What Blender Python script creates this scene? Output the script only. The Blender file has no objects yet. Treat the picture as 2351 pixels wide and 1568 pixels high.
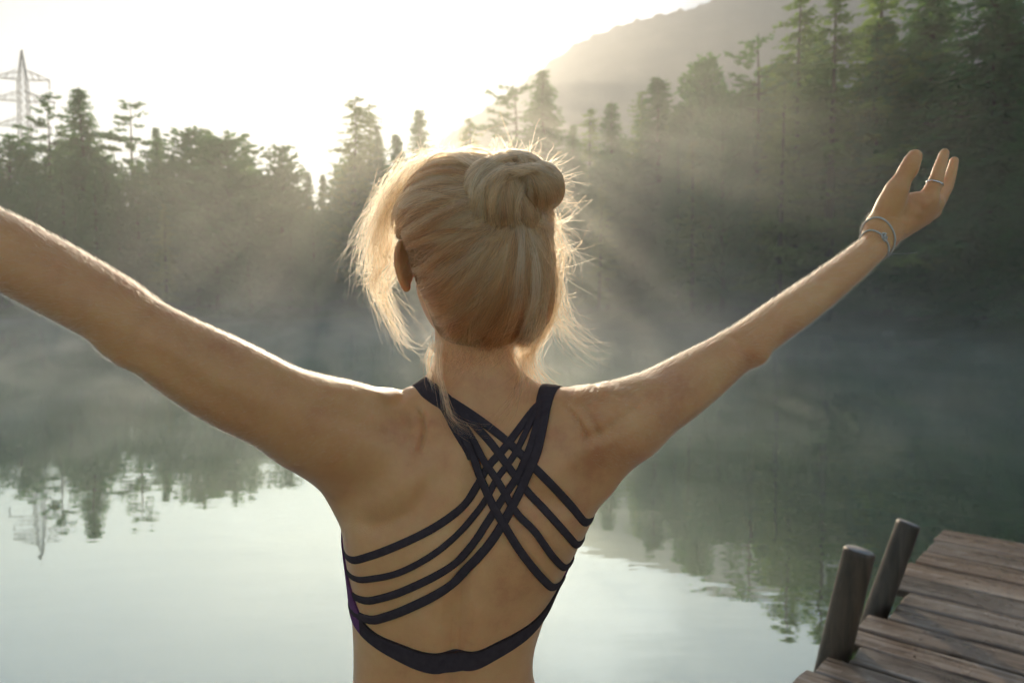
import bpy, math, random
import numpy as np
from mathutils import Vector, Matrix, Euler
from mathutils.bvhtree import BVHTree
import openvdb

# ------------------------------------------------------------------ camera
H = 1.88            # eye height over the water
DOCK = 0.40         # dock top over the water
FPX, CX, CY = 1698.0, 1175.5, 784.0      # focal length and centre in photo pixels (2351 x 1568)
PITCH = math.atan((784 - 682) / FPX)
scene = bpy.context.scene
COL = scene.collection
cam_d = bpy.data.cameras.new('camera')
cam_d.sensor_width = 36.0
cam_d.lens = 36.0 * FPX / 2351.0
cam_d.clip_start = 0.05
cam_d.clip_end = 4000
cam_d.dof.use_dof = True
cam_d.dof.focus_distance = 0.90
cam_d.dof.aperture_fstop = 6.3
cam = bpy.data.objects.new('camera', cam_d)
COL.objects.link(cam)
cam.location = (0, 0, H)
cam.rotation_euler = (math.pi / 2 - PITCH, 0, 0)
scene.camera = cam

FWD = np.array([0, math.cos(PITCH), -math.sin(PITCH)])
UPV = np.array([0, math.sin(PITCH), math.cos(PITCH)])
RGT = np.array([1.0, 0, 0])
CAM = np.array([0, 0, H])
def ray(px, py):
    return FWD + (px - CX) / FPX * RGT + (CY - py) / FPX * UPV
def W(px, py, d):                 # photo pixel at forward distance d
    r = ray(px, py)
    return CAM + r * (d / r[1])
def onz(px, py, z):               # photo pixel on the horizontal plane z
    r = ray(px, py)
    return CAM + r * ((z - H) / r[2])
def proj(P):
    v = P - CAM
    dep = v @ FWD
    return CX + FPX * (v @ RGT) / dep, CY - FPX * (v @ UPV) / dep, dep

# ------------------------------------------------------------------ sky, sun, exposure
sd = ray(1002, 205); sd = sd / np.linalg.norm(sd)
SUN_EL = math.asin(sd[2]); SUN_AZ = math.atan2(sd[0], sd[1])     # azimuth from +Y towards +X
world = bpy.data.worlds.new('World'); scene.world = world; world.use_nodes = True
nt = world.node_tree; nt.nodes.clear()
def N(t, **kw):
    n = nt.nodes.new(t)
    for k, v in kw.items(): setattr(n, k, v)
    return n
sky = N('ShaderNodeTexSky', sky_type='NISHITA', sun_disc=False)
sky.sun_elevation = SUN_EL; sky.sun_rotation = SUN_AZ
sky.altitude = 900; sky.air_density = 1.0; sky.dust_density = 0.12; sky.ozone_density = 0.6
tc = N('ShaderNodeTexCoord')
sep = N('ShaderNodeSeparateXYZ'); nt.links.new(tc.outputs['Generated'], sep.inputs[0])
def M(op, a, b=None, c=None, clamp=False):
    n = N('ShaderNodeMath', operation=op, use_clamp=clamp)
    for i, v in enumerate((a, b, c)):
        if v is None: continue
        if isinstance(v, (int, float)): n.inputs[i].default_value = v
        else: nt.links.new(v, n.inputs[i])
    return n.outputs[0]
zz = M('ADD', M('MAXIMUM', sep.outputs[2], 0.0), 0.12)
cmb = N('ShaderNodeCombineXYZ')
nt.links.new(M('DIVIDE', sep.outputs[0], zz), cmb.inputs[0])
nt.links.new(M('DIVIDE', sep.outputs[1], zz), cmb.inputs[1])
no = N('ShaderNodeTexNoise'); no.inputs['Scale'].default_value = 0.75; no.inputs['Detail'].default_value = 8
no.inputs['Roughness'].default_value = 0.62; no.inputs['Distortion'].default_value = 0.5
mp = N('ShaderNodeMapping'); mp.inputs['Scale'].default_value = (1.0, 0.75, 1); mp.inputs['Location'].default_value = (3.1, 0.35, 0.0)
nt.links.new(cmb.outputs[0], mp.inputs[0]); nt.links.new(mp.outputs[0], no.inputs['Vector'])
rmp = N('ShaderNodeValToRGB'); rmp.color_ramp.elements[0].position = 0.53; rmp.color_ramp.elements[1].position = 0.72
def towards(px, py, flip, width):       # soft bump round the direction in which the photograph shows a cloud
    d = ray(px, py); d = d / np.linalg.norm(d)
    if flip: d[2] = -d[2]
    vm = N('ShaderNodeVectorMath', operation='DOT_PRODUCT'); nt.links.new(tc.outputs['Generated'], vm.inputs[0]); vm.inputs[1].default_value = tuple(d)
    return M('MULTIPLY', M('SUBTRACT', vm.outputs['Value'], math.cos(width)), 1 / (1 - math.cos(width)), clamp=True)
bias = M('ADD', M('MULTIPLY', towards(985, 55, False, .13), .20), M('MULTIPLY', towards(1360, 1415, True, .12), .22))
nt.links.new(M('ADD', no.outputs[0], bias), rmp.inputs[0])
mix = N('ShaderNodeMix', data_type='RGBA', blend_type='ADD')
nt.links.new(M('MULTIPLY', rmp.outputs[0], M('MULTIPLY', M('SUBTRACT', sep.outputs[2], 0.06), 6.0, clamp=True)), mix.inputs['Factor'])
tint = N('ShaderNodeMix', data_type='RGBA', blend_type='MULTIPLY'); tint.inputs['Factor'].default_value = 1.0
nt.links.new(sky.outputs[0], tint.inputs['A']); tint.inputs['B'].default_value = (1.09, 1.0, 0.92, 1)     # warm tint over the whole sky, as a white balance
nt.links.new(tint.outputs['Result'], mix.inputs['A']); mix.inputs['B'].default_value = (4.4, 4.2, 4.0, 1)
bg = N('ShaderNodeBackground'); bg.inputs[1].default_value = 0.078
nt.links.new(mix.outputs['Result'], bg.inputs[0])
wo = N('ShaderNodeOutputWorld'); nt.links.new(bg.outputs[0], wo.inputs[0])

sun_d = bpy.data.lights.new('sun', 'SUN'); sun_d.energy = 4.0; sun_d.angle = math.radians(0.55)
sun_d.color = (1.0, 0.80, 0.57)
sun = bpy.data.objects.new('sun', sun_d); COL.objects.link(sun)
sun.location = (0, 0, 60)
sun.rotation_euler = Vector(sd).to_track_quat('Z', 'Y').to_euler()
scene.view_settings.view_transform = 'Standard'; scene.view_settings.look = 'None'
scene.view_settings.gamma = 1.0; scene.view_settings.use_curve_mapping = False
scene.view_settings.exposure = 0.80
cy = scene.cycles
cy.use_denoising = True
cy.use_adaptive_sampling = True; cy.adaptive_threshold = 0.05; cy.adaptive_min_samples = 16
cy.max_bounces = 12; cy.diffuse_bounces = 2; cy.glossy_bounces = 6; cy.transmission_bounces = 10
cy.volume_bounces = 1; cy.transparent_max_bounces = 8
cy.volume_max_steps = 128
cy.caustics_reflective = False; cy.caustics_refractive = False
cy.sample_clamp_indirect = 6.0

# ------------------------------------------------------------------ helpers
rng = np.random.default_rng(7)
def mesh_np(name, V, F, mat=None, smooth=True):
    """V (n,3); F (m,k) array or list of faces"""
    me = bpy.data.meshes.new(name)
    V = np.asarray(V, np.float32)
    if isinstance(F, np.ndarray):
        m, k = F.shape
        me.vertices.add(len(V)); me.vertices.foreach_set('co', V.ravel())
        me.loops.add(m * k); me.loops.foreach_set('vertex_index', F.astype(np.int32).ravel())
        me.polygons.add(m); me.polygons.foreach_set('loop_start', np.arange(0, m * k, k, dtype=np.int32))
        me.update(calc_edges=True); me.validate()
    else:
        me.from_pydata([tuple(v) for v in V], [], [tuple(f) for f in F]); me.update()
    if smooth: me.polygons.foreach_set('use_smooth', np.ones(len(me.polygons), bool))
    if mat: me.materials.append(mat)
    return me
def obj(name, me, parent=None):
    o = bpy.data.objects.new(name, me); COL.objects.link(o)
    if parent is not None: o.parent = parent
    return o
def tag(o, label=None, cat=None, group=None, kind=None):
    if label: o['label'] = label
    if cat: o['category'] = cat
    if group: o['group'] = group
    if kind: o['kind'] = kind
    return o
def empty(name, loc=(0, 0, 0)):
    o = bpy.data.objects.new(name, None); COL.objects.link(o); o.location = loc; o.empty_display_size = .1
    return o
class MB:
    """collects boxes, tubes and bars into one mesh"""
    def __init__(s): s.v = []; s.f = []
    def add(s, V, F):
        b = len(s.v); s.v += [tuple(map(float, p)) for p in V]; s.f += [tuple(i + b for i in f) for f in F]
    def box(s, c, size, R=None, bevel=0.0, jit=0):
        c = np.asarray(c, float); h = np.asarray(size, float) / 2
        R = np.eye(3) if R is None else np.asarray(R)
        if bevel <= 0:
            P = [(x, y, z) for x in (-1, 1) for y in (-1, 1) for z in (-1, 1)]
            V = [R @ (np.array(p) * h) + c for p in P]
            s.add(V, [(0, 1, 3, 2), (4, 6, 7, 5), (0, 4, 5, 1), (2, 3, 7, 6), (0, 2, 6, 4), (1, 5, 7, 3)])
        else:
            b = bevel; V = []; 
            prof = [(-1, -1, 0, b), (-1, -1, b, 0), (1, -1, -b, 0), (1, -1, 0, b), (1, 1, 0, -b), (1, 1, -b, 0), (-1, 1, b, 0), (-1, 1, 0, -b)]
            for sx, ins in ((-1, b), (-1, 0), (1, 0), (1, b)):
                pass
            # ring loft along x : inset end, full, full, inset end
            rings = [(-h[0], b), (-h[0] + b, 0), (h[0] - b, 0), (h[0], b)]
            for x, ins in rings:
                for sy, sz, dy, dz in prof:
                    V.append(R @ np.array([x, sy * (h[1] - ins) + dy, sz * (h[2] - ins) + dz]) + c)
            F = []
            for i in range(3):
                for j in range(8):
                    a = i * 8 + j; k = i * 8 + (j + 1) % 8
                    F.append((a, k, k + 8, a + 8))
            F.append(tuple(range(7, -1, -1))); F.append(tuple(range(24, 32)))
            s.add(V, F)
    def tube(s, P, r, n=8, cap=True):
        P = np.asarray(P, float); m = len(P)
        r = np.full(m, r) if np.isscalar(r) else np.asarray(r, float)
        T = np.gradient(P, axis=0); T /= np.linalg.norm(T, axis=1)[:, None] + 1e-12
        ref = np.array([0, 0, 1.0]) if abs(T[0][2]) < .9 else np.array([1.0, 0, 0])
        nrm = np.cross(T[0], ref); nrm /= np.linalg.norm(nrm)
        V = []
        for i in range(m):
            nrm = nrm - T[i] * (nrm @ T[i]); nrm /= np.linalg.norm(nrm)
            b = np.cross(T[i], nrm)
            for j in range(n):
                a = 2 * math.pi * j / n
                V.append(P[i] + r[i] * (math.cos(a) * nrm + math.sin(a) * b))
        F = [(i * n + j, i * n + (j + 1) % n, (i + 1) * n + (j + 1) % n, (i + 1) * n + j) for i in range(m - 1) for j in range(n)]
        if cap: F += [tuple(range(n - 1, -1, -1)), tuple(range((m - 1) * n, m * n))]
        s.add(V, F)
    def build(s, name, mat, parent=None, smooth=False):
        return obj(name, mesh_np(name, np.array(s.v), s.f, mat, smooth), parent)

# ------------------------------------------------------------------ materials
def material(name):
    m = bpy.data.materials.new(name); m.use_nodes = True
    t = m.node_tree; t.nodes.clear()
    out = t.nodes.new('ShaderNodeOutputMaterial')
    return m, t, out
class NT:
    def __init__(s, t): s.t = t
    def n(s, typ, ins=None, **kw):
        x = s.t.nodes.new(typ)
        for k, v in kw.items(): setattr(x, k, v)
        for k, v in (ins or {}).items():
            if hasattr(v, 'is_linked') or isinstance(v, bpy.types.NodeSocket): s.t.links.new(v, x.inputs[k])
            else: x.inputs[k].default_value = v
        return x
    def link(s, a, b): s.t.links.new(a, b)
    def ramp(s, fac, stops):
        r = s.n('ShaderNodeValToRGB', {'Fac': fac})
        e = r.color_ramp.elements
        while len(e) > 1: e.remove(e[0])
        e[0].position = stops[0][0]; e[0].color = stops[0][1]
        for p, c in stops[1:]:
            q = e.new(p); q.color = c
        return r.outputs[0]
    def noise(s, vec, scale, detail=4, rough=.5, dist=0):
        return s.n('ShaderNodeTexNoise', {'Vector': vec, 'Scale': scale, 'Detail': detail, 'Roughness': rough, 'Distortion': dist}).outputs[0]
    def mapping(s, vec, scale=(1, 1, 1), loc=(0, 0, 0), rot=(0, 0, 0)):
        return s.n('ShaderNodeMapping', {'Vector': vec, 'Scale': scale, 'Location': loc, 'Rotation': rot}).outputs[0]
    def math(s, op, a, b=0.0, clamp=False):
        return s.n('ShaderNodeMath', {0: a, 1: b}, operation=op, use_clamp=clamp).outputs[0]
def C(r, g, b): return (r, g, b, 1)
def mat_simple(name, cols, scale=6, rough=.7, bump=.2, bscale=40, spec=.3, space='Object', stretch=(1, 1, 1), metal=0.0, bdist=.01):
    m, t, out = material(name); q = NT(t)
    co = q.mapping(q.n('ShaderNodeTexCoord').outputs[space], stretch)
    k = len(cols)
    col = q.ramp(q.noise(co, scale, 5, .6), [(.3 + .4 * i / max(1, k - 1), c) for i, c in enumerate(cols)])
    bp = q.n('ShaderNodeBump', {'Strength': bump, 'Distance': bdist, 'Height': q.noise(co, bscale, 4, .6)})
    p = q.n('ShaderNodeBsdfPrincipled', {'Base Color': col, 'Roughness': rough, 'Normal': bp.outputs[0], 'Specular IOR Level': spec, 'Metallic': metal})
    q.link(p.outputs[0], out.inputs[0])
    return m
# ------------------------------------------------------------------ ground, lake, mountain
SHORE = np.array([(-75, 40), (-62, 56), (-45, 59), (-25, 58.5), (-8, 58), (-1, 56), (4, 49), (8.5, 43.5), (14, 42), (19.5, 40),
                  (21.5, 36), (22, 31), (23.5, 24), (27, 14), (31, 4), (26, -7), (10, -10), (-10, -9.5), (-40, -12), (-70, 0)], float)
def chaikin(P, n):
    for _ in range(n):
        Q = np.roll(P, -1, axis=0)
        P = np.stack([.75 * P + .25 * Q, .25 * P + .75 * Q], 1).reshape(-1, 2)
    return P
SHO = chaikin(SHORE, 2)
def shore_dist(X, Y):            # positive on land
    P = np.stack([X.ravel(), Y.ravel()], 1)
    best = np.full(len(P), 1e9); inside = np.zeros(len(P), bool)
    for i in range(len(SHO)):
        a = SHO[i]; b = SHO[(i + 1) % len(SHO)]; ab = b - a
        t = np.clip(((P - a) @ ab) / (ab @ ab), 0, 1)
        d = np.hypot(*(P - a - t[:, None] * ab).T)
        best = np.minimum(best, d)
        c = (a[1] > P[:, 1]) != (b[1] > P[:, 1])
        xi = (b[0] - a[0]) * (P[:, 1] - a[1]) / (b[1] - a[1] + 1e-12) + a[0]
        inside ^= c & (P[:, 0] < xi)
    return np.where(inside, -best, best).reshape(np.shape(X))
def ground_z(X, Y):
    X = np.asarray(X, float); Y = np.asarray(Y, float)
    d = shore_dist(X, Y)
    land = .12 + .55 * (1 - np.exp(-np.maximum(d, 0) / 2.5)) + .055 * np.maximum(d - 3, 0) ** .95 + 0.03 * np.maximum(d - 60, 0)
    land += .16 * np.sin(X * .9 + 1.3 * np.sin(Y * .6)) * np.minimum(np.maximum(d, 0) / 3, 1)
    land = np.where(Y < 0, np.minimum(land, .9), land)
    bed = np.maximum(-.95, .12 + d * .35)
    return np.where(d > 0, np.minimum(land, 26), bed)
ax = np.concatenate([np.linspace(-1480, -110, 34), np.linspace(-105, 75, 200), np.linspace(80, 1480, 34)])
ay = np.concatenate([np.linspace(-240, -25, 12), np.linspace(-22, 100, 150), np.linspace(105, 1580, 36)])
GX, GY = np.meshgrid(ax, ay)
GZ = ground_z(GX, GY)
nx, ny = len(ax), len(ay)
idx = np.arange(nx * ny).reshape(ny, nx)
def gridF(I): return np.stack([I[:-1, :-1], I[:-1, 1:], I[1:, 1:], I[1:, :-1]], -1).reshape(-1, 4)

m_ground, t, out = material('forest_floor'); q = NT(t)
co = q.n('ShaderNodeTexCoord').outputs['Object']
n1 = q.noise(co, .35, 6, .65); n2 = q.noise(co, 4, 5, .7)
colr = q.n('ShaderNodeMix', {'Factor': n2, 'A': q.ramp(n1, [(.35, C(.045, .05, .018)), (.5, C(.08, .11, .03)), (.65, C(.12, .11, .05))]), 'B': C(.05, .055, .02)}, data_type='RGBA').outputs['Result']
bp = q.n('ShaderNodeBump', {'Strength': .8, 'Distance': .12, 'Height': n2})
p = q.n('ShaderNodeBsdfPrincipled', {'Base Color': colr, 'Roughness': .95, 'Normal': bp.outputs[0], 'Specular IOR Level': .1}); q.link(p.outputs[0], out.inputs[0])
tag(obj('ground', mesh_np('ground', np.stack([GX, GY, GZ], -1).reshape(-1, 3), gridF(idx), m_ground)), kind='structure')

m_water, t, out = material('lake_water'); q = NT(t)
co = q.n('ShaderNodeTexCoord').outputs['Object']
w1 = q.noise(q.mapping(co, (.55, 1.5, 1), rot=(0, 0, .15)), 1.1, 3, .5)
w2 = q.noise(q.mapping(co, (2.2, 5.5, 1), rot=(0, 0, -.1)), 1.6, 2, .5)
patch = q.ramp(q.noise(q.mapping(co, (.05, .16, 1)), 1.0, 3, .5), [(.42, C(.25, .25, .25)), (.66, C(1, 1, 1))])
hsum = q.math('ADD', w1, q.math('MULTIPLY', w2, .10))
hmul = q.math('MULTIPLY', hsum, patch)
bp = q.n('ShaderNodeBump', {'Strength': 1.0, 'Distance': .0075, 'Height': hmul})
fr = q.math('ADD', q.math('MULTIPLY', q.n('ShaderNodeLayerWeight', {'Blend': .5, 'Normal': bp.outputs[0]}).outputs['Facing'], .72), .15)
dif = q.n('ShaderNodeBsdfDiffuse', {'Color': C(.06, .10, .065), 'Roughness': 0})
gl = q.n('ShaderNodeBsdfGlossy', {'Color': C(.84, .95, .94), 'Roughness': .015, 'Normal': bp.outputs[0]})
mx = q.n('ShaderNodeMixShader', {0: fr, 1: dif.outputs[0], 2: gl.outputs[0]}); q.link(mx.outputs[0], out.inputs[0])
wx = np.linspace(-80, 40, 25); wy = np.linspace(-14, 62, 17); WX, WY = np.meshgrid(wx, wy)
tag(obj('lake_water', mesh_np('lake_water', np.stack([WX, WY, 0 * WX], -1).reshape(-1, 3), gridF(np.arange(25 * 17).reshape(17, 25)), m_water)), kind='structure')

# mountain: ridge read off the photograph, standing about 1.1 km away
RIDGE = [(860, 420), (1000, 330), (1100, 257), (1137, 236), (1249, 153), (1332, 95), (1435, 54), (1530, 31), (1613, 14), (1640, -6), (1720, -25), (1900, -60), (2200, -20), (2600, 130), (3000, 330), (3300, 520)]
rp = np.array(RIDGE, float); pxs = np.linspace(860, 3300, 220); pys = np.interp(pxs, rp[:, 0], rp[:, 1])
mv = []
for i, (px, py) in enumerate(zip(pxs, pys)):
    rr = ray(px, py)
    top = CAM + rr * (1150 / rr[1])
    for j, s in enumerate((-1, -.8, -.6, -.42, -.28, -.16, -.07, 0, .1, .4, 1)):
        yy = top[1] + (470 * s if s < 0 else 380 * s)
        e = 1 - abs(s) ** .92
        x = top[0] * (1 if s > 0 else 1 + .06 * s)
        hgt = max(top[2] * e, -1.2)
        amp = 14 * (1 - e) * e * 4
        hgt += amp * (math.sin(px * .021 + s * 5) * .5 + math.sin(px * .055 + 2 * s) * .4) * (0 if abs(s) in (0, 1) else 1)
        if s == 0: hgt += 2.4 * math.sin(px * .13) + 1.8 * math.sin(px * .31 + 1)
        mv.append((x, yy, hgt if abs(s) < 1 else -1.2))
nr = 11
mI = np.arange(220 * nr).reshape(220, nr)
m_mtn = mat_simple('mountain_forest', [C(.05, .07, .04), C(.08, .10, .055), C(.13, .13, .09)], scale=.03, rough=1, bump=.7, bscale=.15, spec=0, bdist=6)
mob = obj('mountain', mesh_np('mountain', np.array(mv), gridF(mI), m_mtn)); tag(mob, kind='structure')

# ------------------------------------------------------------------ trees
def leaf_mat(name, c0, c1, c2, trans):
    m, t, out = material(name); q = NT(t)
    oi = q.n('ShaderNodeObjectInfo')
    co = q.n('ShaderNodeTexCoord').outputs['Object']
    nn = q.noise(co, .9, 3, .6)
    f = q.math('ADD', q.math('MULTIPLY', oi.outputs['Random'], .5), q.math('MULTIPLY', nn, .6))
    col = q.ramp(f, [(.25, c0), (.5, c1), (.8, c2)])
    d = q.n('ShaderNodeBsdfDiffuse', {'Color': col})
    tl = q.n('ShaderNodeBsdfTranslucent', {'Color': q.n('ShaderNodeMix', {'Factor': trans, 'A': col, 'B': C(.13, .19, .035)}, data_type='RGBA').outputs['Result']})
    mx = q.n('ShaderNodeAddShader', {0: d.outputs[0], 1: tl.outputs[0]})
    q.link(mx.outputs[0], out.inputs[0]); return m
m_spruce = leaf_mat('spruce_needles', C(.035, .115, .05), C(.05, .155, .062), C(.075, .185, .065), .5)
m_larch = leaf_mat('larch_needles', C(.075, .145, .04), C(.105, .185, .05), C(.14, .215, .055), .62)
m_pine = leaf_mat('stone_pine_needles', C(.036, .115, .054), C(.052, .155, .066), C(.075, .185, .07), .5)
m_bark = mat_simple('bark', [C(.05, .035, .025), C(.09, .065, .045)], scale=3, rough=.95, bump=.6, bscale=14, stretch=(1, 1, .3))
m_shrub = leaf_mat('shrub_leaves', C(.04, .07, .02), C(.06, .1, .03), C(.09, .12, .04), .35)

def rhombs(A, D, L, Wd, r):
    """many leaf-sprays: base A, unit direction D, length L, width Wd"""
    n = len(A)
    rnd = r.normal(size=(n, 3)); S = np.cross(D, rnd); S /= np.linalg.norm(S, axis=1)[:, None] + 1e-9
    mid = A + D * (L * .45)[:, None]
    tip = A + D * L[:, None]; tip[:, 2] -= .08 * L
    V = np.stack([A, mid + S * (Wd * .5)[:, None], tip, mid - S * (Wd * .5)[:, None]], 1).reshape(-1, 3)
    return V, np.arange(4 * n).reshape(n, 4)
def conifer(seed, h, kind):
    r = np.random.default_rng(seed)
    As, Ds, Ls, Ws = [], [], [], []
    limbs = MB()
    lean = r.normal(0, .012, 2)
    axis = lambda z: np.array([lean[0] * z + .05 * math.sin(z * .7 + seed), lean[1] * z, z])
    zs = np.linspace(0, h * .99, 12)
    tr = h * .0125 + .03
    limbs.tube([axis(z) for z in zs], [tr * (1 - .93 * (z / h)) for z in zs], 7)
    if kind == 'spruce':   z0, dz, nb, Rm, pw, dr = .06, .36, 8, h * .185, .85, -.28
    elif kind == 'larch':  z0, dz, nb, Rm, pw, dr = .14, .48, 5, h * .175, .62, -.12
    elif kind == 'tiered': z0, dz, nb, Rm, pw, dr = .22, .55, 5, h * .17, .45, .05
    else:                  z0, dz, nb, Rm, pw, dr = .10, .34, 7, h * .17, .5, .45
    z = z0 * h
    while z < h * .985:
        u = (z / h - z0) / (1 - z0)
        if kind in ('stone', 'tiered'): R = Rm * (max(0.0, math.sin(math.pi * min(1, .16 + .84 * max(u, 0) ** .9))) ** .6 * .95 + .08)
        else: R = Rm * (max(0.0, 1 - u) ** pw + .03)
        if kind == 'larch': R *= r.uniform(.7, 1.15)
        for b in range(nb):
            if kind in ('larch', 'tiered') and r.random() < (.22 if kind == 'larch' else .3): continue
            a = r.uniform(0, 2 * math.pi); L = R * r.uniform(.62, 1.12)
            if L < .12: L = .12
            m = max(3, int(L / .24))
            s = np.linspace(.12 if kind != 'tiered' else .35, 1, m)
            dd = dr + r.normal(0, .08)
            up = dd * s * L + (.16 if kind == 'spruce' else .05) * L * s ** 3
            base = axis(z)
            dirh = np.array([math.cos(a), math.sin(a), 0]); side = np.array([-dirh[1], dirh[0], 0])
            P = base + dirh * (s * L)[:, None]; P[:, 2] += up
            if L > .9 and r.random() < .6:
                limbs.tube(np.vstack([base, P[m // 2], P[-1]]), [.012 + .012 * L, .01 + .006 * L, .006], 3, cap=False)
            reps = {'spruce': 4, 'larch': 5, 'tiered': 7, 'stone': 5}[kind]
            for k in range(reps):
                sg = r.choice([-1, 1], m)
                ang = r.uniform(.35, 1.15, m) * sg
                D = dirh * np.cos(ang)[:, None] + side * np.sin(ang)[:, None]
                D[:, 2] += r.normal(-.25 if kind == 'spruce' else (-.1 if kind == 'larch' else .45), .3, m)
                D /= np.linalg.norm(D, axis=1)[:, None]
                ll = (.22 + .26 * L * (1.1 - s)) * r.uniform(.7, 1.3, m)
                if kind in ('stone', 'tiered'): ll = r.uniform(.24, .5, m)
                As.append(P + r.normal(0, .05, (m, 3))); Ds.append(D); Ls.append(np.minimum(ll, .95))
                Ws.append(np.minimum(ll, .7) * r.uniform(.26, .46, m) * (1.25 if kind == 'stone' else 1))
        z += dz * r.uniform(.75, 1.25) * (1 if kind in ('stone', 'tiered') else (.55 + .6 * (1 - u)))
    V, F = rhombs(np.concatenate(As), np.concatenate(Ds), np.concatenate(Ls), np.concatenate(Ws), r)
    mt = {'spruce': m_spruce, 'larch': m_larch, 'tiered': m_pine, 'stone': m_pine}[kind]
    return (mesh_np('trunk', np.array(limbs.v), limbs.f, m_bark), mesh_np('crown', V, F, mt, False), h)
PROTO = {}
for i, (k, hs) in enumerate([('spruce', 18), ('spruce', 15), ('spruce', 21), ('larch', 20), ('larch', 17), ('tiered', 19), ('tiered', 16), ('stone', 14), ('stone', 12), ('stone', 16)]):
    PROTO.setdefault(k, []).append(conifer(100 + i, hs, k))
def tree(kind, name, x, y, top, label, group=None, wide=1.0):
    gz = float(ground_z(np.array([x]), np.array([y]))[0]) - .08
    me_t, me_c, h0 = PROTO[kind][int(rng.integers(len(PROTO[kind])))]
    s = (top - gz) / h0
    e = empty(name, (x, y, gz)); e.rotation_euler = (0, 0, rng.uniform(0, 6.28)); w = wide * s * rng.uniform(.92, 1.08)
    e.scale = (w, w, s)
    tag(e, label, 'tree', group)
    obj('trunk', me_t, e); obj('crown', me_c, e)
    return e
def tree_px(kind, name, px, py, d, label, wide=1.0):
    P = W(px, py, d)
    return tree(kind, name, P[0], d, P[2], label, 'conifers on the skyline', wide)
SKY = [
 ('stone', 'stone_pine', 12, 312, 66, 'round dark stone pine at the far left edge below the pylon', 1.0),
 ('tiered', 'pine_tree', 106, 208, 72, 'narrow dark pine just right of the lattice pylon', .75),
 ('spruce', 'spruce_tree', 190, 193, 70, 'tallest spruce on the left bank, dark pointed crown', 1.05),
 ('tiered', 'pine_tree', 298, 237, 72, 'loose-crowned pine right of the tallest spruce on the left bank', 1.0),
 ('spruce', 'spruce_tree', 368, 288, 68, 'slim small spruce standing alone against the sky on the left bank', .8),
 ('stone', 'stone_pine', 432, 302, 66, 'broad round stone pine above the raised left upper arm', 1.3),
 ('larch', 'larch_tree', 467, 288, 74, 'pale thin larch tip rising behind the broad round stone pine', .8),
 ('stone', 'stone_pine', 545, 318, 64, 'second broad round stone pine on the left bank, right of the pale larch tip', 1.35),
 ('larch', 'larch_tree', 556, 300, 76, 'faint larch tip behind the second round stone pine', .7),
 ('stone', 'stone_pine', 645, 340, 66, 'narrow stone pine with two rounded tops left of the sky gap', .9),
 ('spruce', 'spruce_tree', 700, 388, 72, 'low spruce in the dip of the skyline', .9),
 ('spruce', 'spruce_tree', 742, 396, 74, 'lowest spruce at the dip of the skyline beside the tall larch', .8),
 ('larch', 'larch_tree', 805, 213, 66, 'tall larch with open layered branches left of the head', 1.15),
 ('larch', 'larch_tree', 838, 232, 70, 'larch close behind the tall open larch left of the head', .9),
 ('spruce', 'spruce_tree', 876, 284, 68, 'small pointed spruce between the tall larch and the sun', .8),
 ('spruce', 'spruce_tree', 964, 240, 68, 'hazy spruce directly below the sun', 1.0),
 ('spruce', 'spruce_tree', 922, 305, 66, 'low hazy spruce left of the one below the sun', .9),
 ('larch', 'larch_tree', 1082, 268, 72, 'faint larch washed out by the sun, above the hair', .9),
 ('tiered', 'pine_tree', 1190, 180, 64, 'big sunlit pine right of the sun, above the hair bun', 1.1),
 ('spruce', 'spruce_tree', 1252, 163, 63, 'dense yellow-lit spruce, tallest beside the sun', 1.15),
 ('spruce', 'spruce_tree', 1312, 284, 62, 'low hazy spruce right of the yellow-lit spruce', .9),
 ('larch', 'larch_tree', 1356, 240, 66, 'pale hazy larch under the mountain slope', .9),
 ('spruce', 'spruce_tree', 1407, 224, 60, 'brownish hazy spruce second right of the pale larch', 1.0),
 ('larch', 'larch_tree', 1468, 206, 60, 'thin hazy larch left of the wide spruce with a knobbed top', .8),
 ('spruce', 'spruce_tree', 1525, 165, 56, 'wide spruce with a knobbed top under the mountain', 1.25),
 ('stone', 'stone_pine', 1606, 146, 54, 'left one of the twin narrow tops on the right slope', .7),
 ('stone', 'stone_pine', 1634, 131, 53, 'right one of the twin narrow tops on the right slope', .6),
 ('tiered', 'pine_tree', 1745, 66, 50, 'tall club-topped pine on the right slope', .85),
 ('larch', 'larch_tree', 1836, -30, 48, 'tall thin larch reaching the top of the picture, leftmost of the tall ones', .95),
 ('larch', 'larch_tree', 1915, -20, 44, 'sunlit larch with drooping bright branches right of the thin larch', 1.1),
 ('larch', 'larch_tree', 2015, -70, 45, 'broad sunlit larch above the raised right hand', 1.3),
 ('spruce', 'spruce_tree', 2130, -110, 44, 'tall dark spruce right of the broad sunlit larch', 1.2),
 ('spruce', 'spruce_tree', 2300, -160, 40, 'tall dark spruce at the right edge of the picture', 1.2),
]
for k, nm, px, py, d, lab, wd in SKY: tree_px(k, nm, px, py, d, lab, wd * 1.25)
ENV = np.array([(-900, 330), (0, 345), (60, 310), (150, 310), (200, 300), (260, 340), (330, 350), (370, 380), (400, 350), (440, 335), (560, 345), (600, 390), (650, 385), (690, 425), (760, 440), (790, 350), (850, 350), (900, 360), (960, 330), (1010, 385), (1080, 390), (1150, 350), (1200, 300), (1270, 300), (1300, 340), (1400, 300), (1460, 270), (1530, 220), (1600, 200), (1650, 185), (1720, 150), (1780, 110), (1850, 60), (1950, 30), (2100, -30), (2351, -80), (2800, -250), (3600, -400)], float)
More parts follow.
